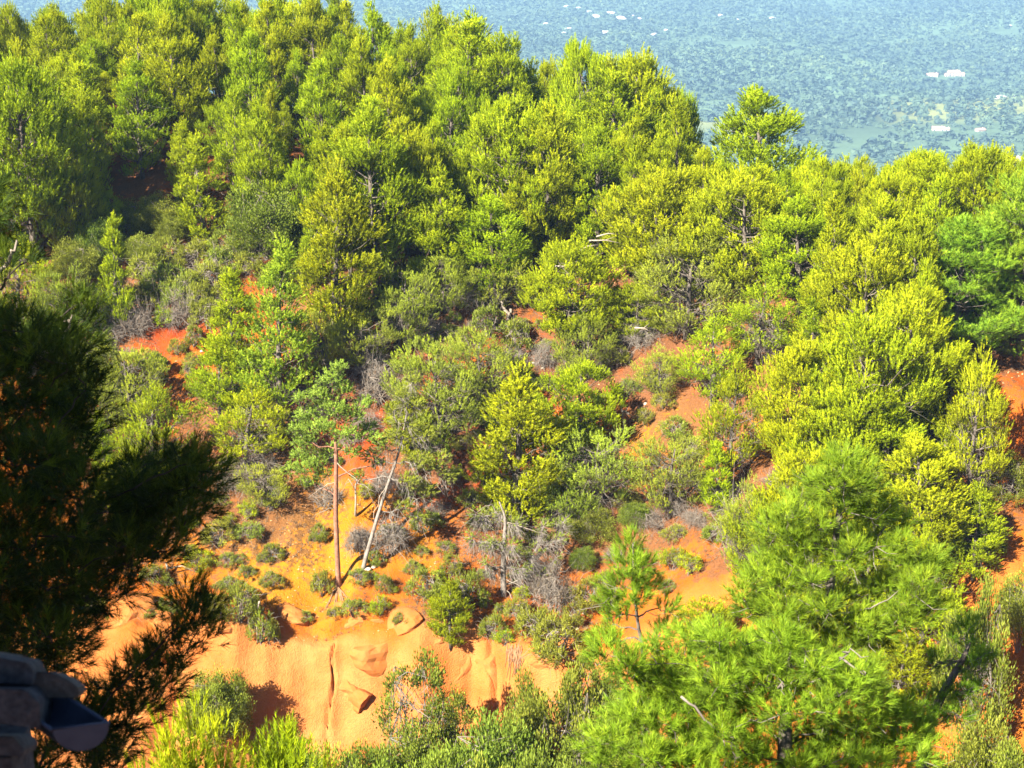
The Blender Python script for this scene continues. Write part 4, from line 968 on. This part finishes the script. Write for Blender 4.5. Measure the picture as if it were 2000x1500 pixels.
def wood(name, label, lines, m='dead', cat='dead wood', group=None):
    base = np.asarray(lines[0][0][0]); root = link(name, None, loc=base); root.empty_display_size = .2; tag(root, label, cat, group)
    for i, (ln, r0, r1) in enumerate(lines):
        ln = np.asarray(ln) - base
        mb = MB(); tube(mb, ln, np.linspace(r0, r1, len(ln)), 7, wob=0.09); link('stem' if i == 0 else 'branch', mb.mesh('stem', M[m], True), root)
    return root
def gl(px, py): return ground(px, py)
g = gl(992, 630); Y = g[1]
wood('dead_snag', 'bleached crooked snag standing in the green shrubs', [([g - np.array((0, 0, .3))] + PT([(994, 612), (985, 604), (981, 592), (976, 582), (969, 577)], Y), .13, .04), (PT([(992, 620), (998, 608), (997, 603)], Y - .05), .12, .07)])
g = gl(1219, 852); Y = g[1]
wood('tree_stump', 'broken pale stump with a side arm above a dark hollow', [([g - np.array((0, 0, .3))] + PT([(1219, 830), (1217, 812), (1214, 799)], Y), .11, .06), (PT([(1217, 803), (1228, 808), (1238, 816)], Y - .1), .08, .03), (PT([(1217, 815), (1223, 803), (1226, 797)], Y - .05), .05, .03)])
g = gl(352, 550); Y = g[1]
wood('tree_stump', 'short white stump on the clearing above the red gully', [([g - np.array((0, 0, .2))] + PT([(353, 540), (355, 531)], Y), .09, .07), (PT([(354, 537), (358, 533)], Y - .05), .04, .02)])
g = gl(503, 1262); Y = g[1]
wood('dead_snag', 'thin grey dead pole among the shrubs above the cliff', [([g - np.array((0, 0, .2))] + PT([(502, 1230), (500, 1200), (506, 1178)], Y), .035, .03), (PT([(506, 1180), (507, 1174)], Y - .02), .06, .05)])
g = gl(325, 1125); Y = g[1]
wood('tree_stump', 'small white stump with a trailing branch near the shaded boughs', [([g - np.array((0, 0, .2))] + PT([(327, 1110), (325, 1100)], Y), .09, .05), (PT([(330, 1110), (355, 1105), (388, 1120)], Y - .1), .04, .02)])
g = gl(695, 960)
wood('dead_snag', 'pale crooked dead sapling between the two bare-trunked pines', [([gl(694, 1010) - np.array((0, 0, .2))] + PT([(695, 980), (694, 950), (700, 930)], gl(694, 1010)[1]), .06, .03), (PT([(694, 955), (680, 935), (672, 950)], gl(694, 1010)[1]), .03, .012), (PT([(697, 945), (710, 925), (716, 935)], gl(694, 1010)[1]), .03, .012)])
for px, py, dx, dy in ((1150, 470, 66, 6), (1165, 462, 45, -4), (1130, 490, 40, -12), (1240, 640, 35, 10), (1085, 520, 30, 8)):
    g = gl(px + dx / 2, py + 150); Y = g[1] - 1.5
    wood('fallen_branch', 'bleached dead branch caught in the edge of the ridge stand', [(PT([(px, py), (px + dx * .5, py + dy * .5 - 4, -.2), (px + dx, py + dy)], Y), .05, .015), (PT([(px + dx * .45, py + dy * .5 - 3), (px + dx * .8, py - 8, .2)], Y), .025, .01)], group='bleached branches in the stand edge')
# roots hanging over the cliff brow
g = gl(660, 1152); Y = g[1]
def on_ground(px, py, up=0.03):
    q = gl(px, py); return q + np.array((0, -0.02, up))
rl = []
for i in range(8):
    dx = (i - 3.5) * 7 + rnd.uniform(-4, 4); L_ = rnd.uniform(22, 55)
    rl.append(([g + np.array((0, 0, .12)), on_ground(660 + dx * .35, 1158), on_ground(660 + dx * .7 + rnd.uniform(-3, 3), 1160 + L_ * .5), on_ground(660 + dx + rnd.uniform(-6, 6), 1160 + L_)], .06, .012))
wood('exposed_roots', 'bare roots spreading down the brow under the red-barked pine', rl, 'root', 'roots')
rl = []
for i in range(26):
    x0 = 990 + rnd.uniform(0, 28); y0 = 1262 + rnd.uniform(0, 14)
    rl.append(([on_ground(x0, y0, .0), on_ground(x0 + rnd.uniform(-3, 3), y0 + 14, .06), on_ground(x0 + rnd.uniform(-5, 5), y0 + 30, .05), on_ground(x0 + rnd.uniform(-8, 8), y0 + rnd.uniform(38, 62), .02)], rnd.uniform(.02, .05), .008))
wood('exposed_roots', 'shaggy brown root mass hanging beside the round boulder', rl, 'root', 'roots')

# small litter nobody could count: pebbles, dry grass
pb = MB(); rg = np.random.RandomState(5)
N = 5200
X = rg.uniform(-26, 28, N * 3); Yy = rg.uniform(71, 96, N * 3)
keep = (fbm(X * 0.3, Yy * 0.3, 3) > 0.12); X, Yy = X[keep][:N], Yy[keep][:N]
Z = H(X, Yy); r = 0.02 + 0.06 * rg.rand(len(X)) ** 3
oct_ = np.array(((1, 0, 0), (0, 1, 0), (-1, 0, 0), (0, -1, 0), (0, 0, .7), (0, 0, -.7)))
of = np.array(((0, 1, 4), (1, 2, 4), (2, 3, 4), (3, 0, 4), (1, 0, 5), (2, 1, 5), (3, 2, 5), (0, 3, 5)))
VV = np.stack([X, Yy, Z], 1)[:, None] + oct_[None] * r[:, None, None] * rg.uniform(0.6, 1.3, (len(X), 6, 1))
pb.add(VV.reshape(-1, 3), tris=(of[None] + (np.arange(len(X)) * 6)[:, None, None]).reshape(-1, 3))
po = link('pebbles', pb.mesh('pebbles', M['pebble'])); po['kind'] = 'stuff'; tag(po, 'fine pale pebbles strewn over the bare ochre soil', 'pebbles')
gb2 = MB(); N = 13000
X = rg.uniform(-28, 28, N * 3); Yy = rg.uniform(70.5, 100, N * 3)
keep = (fbm(X * 0.25 + 9, Yy * 0.25, 3) > 0.1) & (cliff_line(X) - Yy < -0.4); X, Yy = X[keep][:N], Yy[keep][:N]
Pp = np.stack([X, Yy, H(X, Yy) - .02], 1)
needles(gb2, Pp, np.tile((0, 0, 1.0), (len(Pp), 1)), 7, 0.22, 0.02, (0.2, 1.1), 0.02, rg.rand(len(Pp)), rg)
gr = link('dry_grass', gb2.mesh('dry_grass', M['drygrass'])); gr['kind'] = 'stuff'; tag(gr, 'thin dry grass and fallen twigs on the ochre soil', 'grass')

# ------------------------------------------------------------------ the far plain: woodland, farmhouses, limestone
HOUSES = []
def gable(name, label, px, py, w, d, h, rise, rz=0.15, wings=()):
    k = 1.1; w, d, h, rise = w * k, d * k, h * k * .9, rise * k; wings = tuple(tuple(v * k for v in q) for q in wings)
    g = far_ground(px, py); HOUSES.append(g)
    root = link(name, None, loc=g - np.array((0, 0, .5)), rot=(0, 0, rz)); tag(root, label, 'house')
    def block(cx, cy, w, d, h, rise):
        mb = MB(); a, c = w / 2, d / 2
        v = [(-a, -c, -3), (a, -c, -3), (a, c, -3), (-a, c, -3), (-a, -c, h), (a, -c, h), (a, c, h), (-a, c, h), (-a, 0, h + rise), (a, 0, h + rise)]
        mb.add(np.array(v) + (cx, cy, 0), quads=[(0, 1, 5, 4), (2, 3, 7, 6), (1, 2, 6, 5), (3, 0, 4, 7)], tris=[(4, 7, 8), (6, 5, 9)])
        link('wall', mb.mesh('wall', M['plaster']), root)
        rb = MB(); e = .5; t = .35
        for s in (-1, 1):
            v = [(-a - e, s * (c + e), h - .1), (a + e, s * (c + e), h - .1), (a + e, 0, h + rise + .25), (-a - e, 0, h + rise + .25)]
            v += [(x, y, z + t) for x, y, z in v]
            rb.add(np.array(v) + (cx, cy, 0), quads=[(0, 1, 2, 3), (4, 5, 6, 7), (0, 1, 5, 4), (1, 2, 6, 5), (2, 3, 7, 6), (3, 0, 4, 7)])
        ro = link('roof', rb.mesh('roof', M['rooftile']), root)
        cb = MB(); cb.add(np.array([(x, y, z) for z in (h + rise * .4, h + rise + 1.4) for x, y in ((-.5, -.5), (.5, -.5), (.5, .5), (-.5, .5))]) + (cx + a * .6, cy, 0), quads=[(0, 1, 5, 4), (1, 2, 6, 5), (2, 3, 7, 6), (3, 0, 4, 7), (4, 5, 6, 7)])
        link('chimney', cb.mesh('chimney', M['plaster']), ro)
        nwin = max(2, int(w / 4.5))
        for fl in range(max(1, int(h // 3))):
            for i in range(nwin):
                x = cx - a + w * (i + .5) / nwin; z = 1.0 + fl * 3
                wb = MB(); door = fl == 0 and i == nwin // 2
                z0, hh, ww = (0.3, 2.2, .6) if door else (z, 1.5, .5)
                wb.add([(x - ww, cy - c - .04, z0), (x + ww, cy - c - .04, z0), (x + ww, cy - c - .04, z0 + hh), (x - ww, cy - c - .04, z0 + hh), (x - ww, cy - c + .2, z0), (x + ww, cy - c + .2, z0), (x + ww, cy - c + .2, z0 + hh), (x - ww, cy - c + .2, z0 + hh)], quads=[(0, 1, 2, 3), (0, 1, 5, 4), (1, 2, 6, 5), (2, 3, 7, 6), (3, 0, 4, 7)])
                wo = link('door' if door else 'window', wb.mesh('window', M['shutter' if door else 'pane']), root)
                if not door:
                    for s in (-1, 1):
                        sb = MB(); xx = x + s * (ww + .32)
                        sb.add([(xx + i_ * .28, cy - c - .10 + j_ * .08, z0 + k_ * hh) for k_ in (0, 1) for j_ in (0, 1) for i_ in (-1, 1)], quads=[(0, 1, 3, 2), (4, 5, 7, 6), (0, 1, 5, 4), (1, 3, 7, 5), (3, 2, 6, 7), (2, 0, 4, 6)])
                        link('shutter', sb.mesh('shutter', M['shutter']), wo)
    block(0, 0, w, d, h, rise)
    for k in wings: block(*k)
gable('farmhouse', 'large pale farmhouse with a low wing alone in the far woodland', 1862, 150, 17, 10, 7.5, 2.2, 0.1, ((12, -2, 7, 7, 4, 1.6), (-11.5, -3, 6, 7, 3.6, 1.5)))
gable('farmhouse', 'low pale outbuilding beside the large far farmhouse', 1824, 150, 11, 7, 4.2, 1.6, -0.2, ((-8, 3, 5, 6, 3, 1.3),))
gable('farmhouse', 'long pale farmhouse below the yellowish clearing on the plain', 1832, 257, 14, 7, 4.2, 1.6, -0.1, ((9.5, -2, 5, 6, 3.2, 1.2),))
gable('farmhouse', 'small pale house beside the long farmhouse on the plain', 1914, 260, 10, 7, 3.6, 1.5, 0.3)
gable('farmhouse', 'pale house just behind the last pine of the shoulder', 1982, 318, 10, 7, 4.5, 1.6, 0.1)

OUT = [rock_mesh('limestone_outcrop', 50 + i, M['farstone'], 0.22, 0.5, 3) for i in range(4)]
OUTC = []
for i, (px, py, w) in enumerate(((1105, 15, 10), (1130, 18, 14), (1150, 24, 10), (1165, 34, 16), (1195, 28, 20), (1212, 37, 18), (1232, 33, 12), (1250, 38, 9), (1110, 58, 11), (1102, 66, 8), (1180, 65, 16), (1165, 62, 10), (1276, 70, 12), (820, 26, 12), (1040, 56, 8), (1066, 48, 10), (1405, 32, 14), (1440, 40, 9), (1487, 47, 9), (1508, 38, 12), (1460, 66, 8), (1375, 48, 9), (1970, 52, 10), (1890, 12, 7), (560, 20, 9), (1955, 193, 20), (1985, 192, 14), (1300, 60, 8))):
    g = far_ground(px, py); d = (g[1] * CP - g[2] * SP) / F
    o = link('limestone_outcrop', OUT[i % 4], loc=g + np.array((0, 0, 1.5)), rot=(R(9), 0, rnd.uniform(0, 6)), scale=(w * d * 1.25, w * d * 1.25, w * d * 2.0)); OUTC.append((g, w * d * .55))
    tag(o, 'white bare limestone patch showing through the far blue-green woodland', 'outcrop', 'limestone patches on the far plain')

rg = np.random.RandomState(77)
def far_template(seed, n=10):
    q = np.random.RandomState(seed)
    d = norm(q.normal(size=(n, 3))); d[:, 2] = np.abs(d[:, 2]) * 1.05 - 0.1; d = norm(d)
    c = d * np.array((.5, .5, .62)) * q.uniform(.75, 1.1, (n, 1)) + (0, 0, .35)
    u = norm(np.cross(d + q.normal(0, .35, (n, 3)), q.normal(size=(n, 3)))); v = np.cross(norm(d + q.normal(0, .3, (n, 3))), u)
    s = q.uniform(.32, .50, (n, 1))
    return np.stack([c + u * s, c - u * s * .5 + v * s * .87, c - u * s * .5 - v * s * .87], 1)      # n,3,3
TPL = np.stack([far_template(i) for i in range(8)])
Ys = np.sqrt(rg.uniform(1100 ** 2, 5200 ** 2, 56000)); Xs = rg.uniform(-1, 1, len(Ys)) * (0.35 * Ys + 40)
dens = fbm(Xs / 120, Ys / 120, 3) + 0.5 * fbm(Xs / 500, Ys / 500, 2)
ok = (dens > -1.3) & ((Ys < 1700) | (rg.rand(len(Ys)) < 0.95))
for g, rx, ry in FIELDS[:4]: ok &= ~((np.abs(Xs - g[0]) < rx) & (np.abs(Ys - g[1]) < ry))
for g, q in OUTC: ok &= ~((np.abs(Xs - g[0]) < q * 1.05) & (Ys - g[1] < q) & (Ys - g[1] > -q - 45))
for g in HOUSES: ok &= ~((np.abs(Xs - g[0]) < 22) & (Ys - g[1] < 10) & (Ys - g[1] > -42))
Xs, Ys = Xs[ok], Ys[ok]
n = len(Xs); sz = rg.uniform(4.5, 9.5, n) * (1 + 0.25 * vnoise(Xs / 90, Ys / 90)); a = rg.uniform(0, 6.28, n)
tp = TPL[rg.randint(8, size=n)]
ca_, sa_ = np.cos(a)[:, None, None], np.sin(a)[:, None, None]
VX_ = (tp[..., 0] * ca_ - tp[..., 1] * sa_) * sz[:, None, None] * 1.25 + Xs[:, None, None]
VY_ = (tp[..., 0] * sa_ + tp[..., 1] * ca_) * sz[:, None, None] * 1.25 + Ys[:, None, None]
VZ_ = tp[..., 2] * sz[:, None, None] + H(Xs, Ys)[:, None, None]
fb = MB(); VV = np.stack([VX_, VY_, VZ_], -1).reshape(-1, 3)
tt = np.clip(0.36 + 0.18 * fbm(Xs / 70, Ys / 70, 2) + 0.20 * vnoise(Xs / 400, Ys / 400) + rg.normal(0, .12, n), 0, 1)
fb.add(VV, tris=np.arange(len(VV)).reshape(-1, 3), tint=np.repeat(tt, 30))
fo = link('far_woodland', fb.mesh('far_woodland', M['farwood'])); fo['kind'] = 'stuff'; tag(fo, 'blue hazy woodland covering the far plain', 'woodland')

# ------------------------------------------------------------------ the house beside the camera: it shades the near pine
root = link('stone_house', None, loc=(-7, 2, -9)); tag(root, 'shaded stone house corner with a zinc gutter and old canal tiles', 'house')
RB = np.array((-7, 2, -9.0))
def hbox(name, lo, hi, m, par=root, off=RB):
    lo, hi = np.asarray(lo) - off, np.asarray(hi) - off
    mb = MB(); v = [(x, y, z) for z in (lo[2], hi[2]) for y in (lo[1], hi[1]) for x in (lo[0], hi[0])]
    mb.add(v, quads=[(0, 2, 3, 1), (4, 5, 7, 6), (0, 1, 5, 4), (1, 3, 7, 5), (3, 2, 6, 7), (2, 0, 4, 6)])
    return link(name, mb.mesh(name, M[m]), par)
hbox('wall', (-18, -10, -10), (-6, 3, 5.0), 'wallstone')
mb = MB(); mb.add(np.array(((-18.4, -10.4, 5.0), (-5.6, -10.4, 5.0), (-5.6, 3.4, 5.0), (-18.4, 3.4, 5.0), (-12, -7, 6.6), (-12, 0, 6.6))) - RB, tris=[(0, 1, 4), (2, 3, 5)], quads=[(1, 2, 5, 4), (3, 0, 4, 5), (0, 3, 2, 1)])
link('roof', mb.mesh('roof', M['rooftile']), root)
# the low wing whose eave shows in the corner
def blockpx(name, pts, depth, m, par=root, Y=4.1, seed=1, bevel=0.0035, off=RB):
    import bmesh
    rg = np.random.RandomState(seed)
    f = [pt(a, b, Y) for a, b in pts]; c = np.mean(f, 0)
    bm = bmesh.new(); away = np.array((-.12, 1.0, -0.5)) * depth
    va = [bm.verts.new(Vector(p - off + rg.normal(0, .004, 3))) for p in f]; vb = [bm.verts.new(Vector(p - off + away + rg.normal(0, .004, 3))) for p in f]
    n = len(f)
    bm.faces.new(va); bm.faces.new(vb[::-1])
    for i in range(n): bm.faces.new((va[(i + 1) % n], va[i], vb[i], vb[(i + 1) % n]))
    bmesh.ops.recalc_face_normals(bm, faces=bm.faces)
    bmesh.ops.bevel(bm, geom=bm.edges[:], offset=bevel, segments=2, affect='EDGES')
    me = bpy.data.meshes.new(name); bm.to_mesh(me); bm.free(); me.materials.append(M[m])
    return link(name, me, par)
blockpx('stone', [(-160, 1335), (50, 1342), (72, 1372), (76, 1422), (40, 1420), (-160, 1392)], 0.22, 'wallstone', seed=1)
blockpx('stone', [(-160, 1275), (-20, 1278), (52, 1290), (68, 1318), (62, 1338), (-160, 1330)], 0.22, 'wallstone', seed=2, Y=4.2)
blockpx('stone', [(-160, 1432), (30, 1438), (48, 1462), (45, 1478), (-160, 1470)], 0.2, 'wallstone', seed=3, Y=4.25)
hw = pt(20, 1500, 4.45)
hbox('wall', (-7.5, 4.3, -10), (float(pt(20, 1460, 4.3)[0]), 4.5, float(pt(0, 1480, 4.3)[2])), 'wallstone')
# canal tile: a half tube lying on the eave
def halftube(name, p0, p1, r0, r1, m, par, invert=False, thick=0.012, across=None, off=RB, seg=18):
    p0, p1 = np.asarray(p0) - off, np.asarray(p1) - off
    ax = norm(p1 - p0); c = norm(np.cross(ax, (0, 0, 1))) if across is None else norm(np.asarray(across))
    upv = np.array((0, 0, -1.0 if invert else 1.0))
    mb = MB(); th = np.linspace(0, math.pi, seg); V = []
    for p, r in ((p0, r0), (p1, r1)):
        for rr in (r, r - thick):
            V += [p + c * math.cos(t) * rr + upv * math.sin(t) * rr for t in th]
    q = []
    for i in range(seg - 1):
        q += [(i, i + 1, 2 * seg + i + 1, 2 * seg + i), (seg + i, seg + i + 1, 3 * seg + i + 1, 3 * seg + i), (i, i + 1, seg + i + 1, seg + i), (2 * seg + i, 2 * seg + i + 1, 3 * seg + i + 1, 3 * seg + i)]
    q += [(0, seg, 3 * seg, 2 * seg), (seg - 1, 2 * seg - 1, 4 * seg - 1, 3 * seg - 1)]
    mb.add(V, quads=q)
    return link(name, mb.mesh(name, M[m], True), par)
blockpx('canal_tile', [(50, 1318), (100, 1316), (135, 1327), (156, 1344), (150, 1361), (110, 1368), (58, 1362)], 0.12, 'tile', seed=5, Y=4.25, bevel=0.006)
halftube('canal_tile', pt(40, 1325, 4.45), pt(-160, 1300, 4.55), .07, .08, 'tile', root)
# zinc gutter, half round, with its end cap
cL, cR = pt(101, 1425, 4.1), pt(210, 1412, 4.14)
cc = (cL + cR) / 2; rad_ = np.linalg.norm(cR - cL) / 2
axis = norm(np.array((-0.72, 0.69, 0.0)))
gu = halftube('gutter', cc, cc + axis * 0.9, rad_, rad_, 'zinc', root, True, 0.003, across=cR - cL, seg=28)
mb = MB(); c = norm(cR - cL); th = np.linspace(0, math.pi, 28)
f = [cc - RB - axis * .002 + c * math.cos(t) * rad_ + np.array((0, 0, -math.sin(t) * rad_)) for t in th]
b_ = [p - axis * 0.004 for p in f]; n = len(f)
mb.add(np.array(f + b_ + [f[0] * .5 + f[-1] * .5, b_[0] * .5 + b_[-1] * .5]), quads=[(i, i + 1, n + i + 1, n + i) for i in range(n - 1)], tris=[(i, i + 1, 2 * n) for i in range(n - 1)] + [(n + i + 1, n + i, 2 * n + 1) for i in range(n - 1)])
link('end_cap', mb.mesh('end_cap', M['zinc']), gu)
for e in (cL, cR):                                                  # rolled lip and cap rim
    mb = MB(); tube(mb, np.array([e - RB - axis * .004, e - RB + axis * 0.9]), .006, 8); link('rolled_lip', mb.mesh('rolled_lip', M['zinc'], True), gu)
mb = MB(); tube(mb, np.array([cL - RB - axis * .004 + (0, 0, .003), cR - RB - axis * .004 + (0, 0, .003)]), .004, 6); link('cap_rim', mb.mesh('cap_rim', M['zinc'], True), gu)

# ------------------------------------------------------------------ the air between here and the far plain
hb = MB(); L0, L1 = np.array((-8000, -2500, -420.0)), np.array((8000, 13000, 14.0))
hb.add([(x, y, z) for z in (L0[2], L1[2]) for y in (L0[1], L1[1]) for x in (L0[0], L1[0])], quads=[(0, 2, 3, 1), (4, 5, 7, 6), (0, 1, 5, 4), (1, 3, 7, 5), (3, 2, 6, 7), (2, 0, 4, 6)])
hm = bpy.data.materials.new('air'); hm.use_nodes = True; hn = hm.node_tree
for x in list(hn.nodes):
    if x.type == 'BSDF_PRINCIPLED': hn.nodes.remove(x)
pv = hn.nodes.new('ShaderNodeVolumePrincipled'); pv.inputs['Color'].default_value = (0.36, 0.62, 1.0, 1); pv.inputs['Density'].default_value = 0.00018; pv.inputs['Anisotropy'].default_value = 0.0
hn.links.new(pv.outputs[0], hn.nodes['Material Output'].inputs['Volume'])
ho = link('haze', hb.mesh('haze', hm)); ho['kind'] = 'stuff'; tag(ho, 'thin blue haze filling the air over the plain', 'haze')
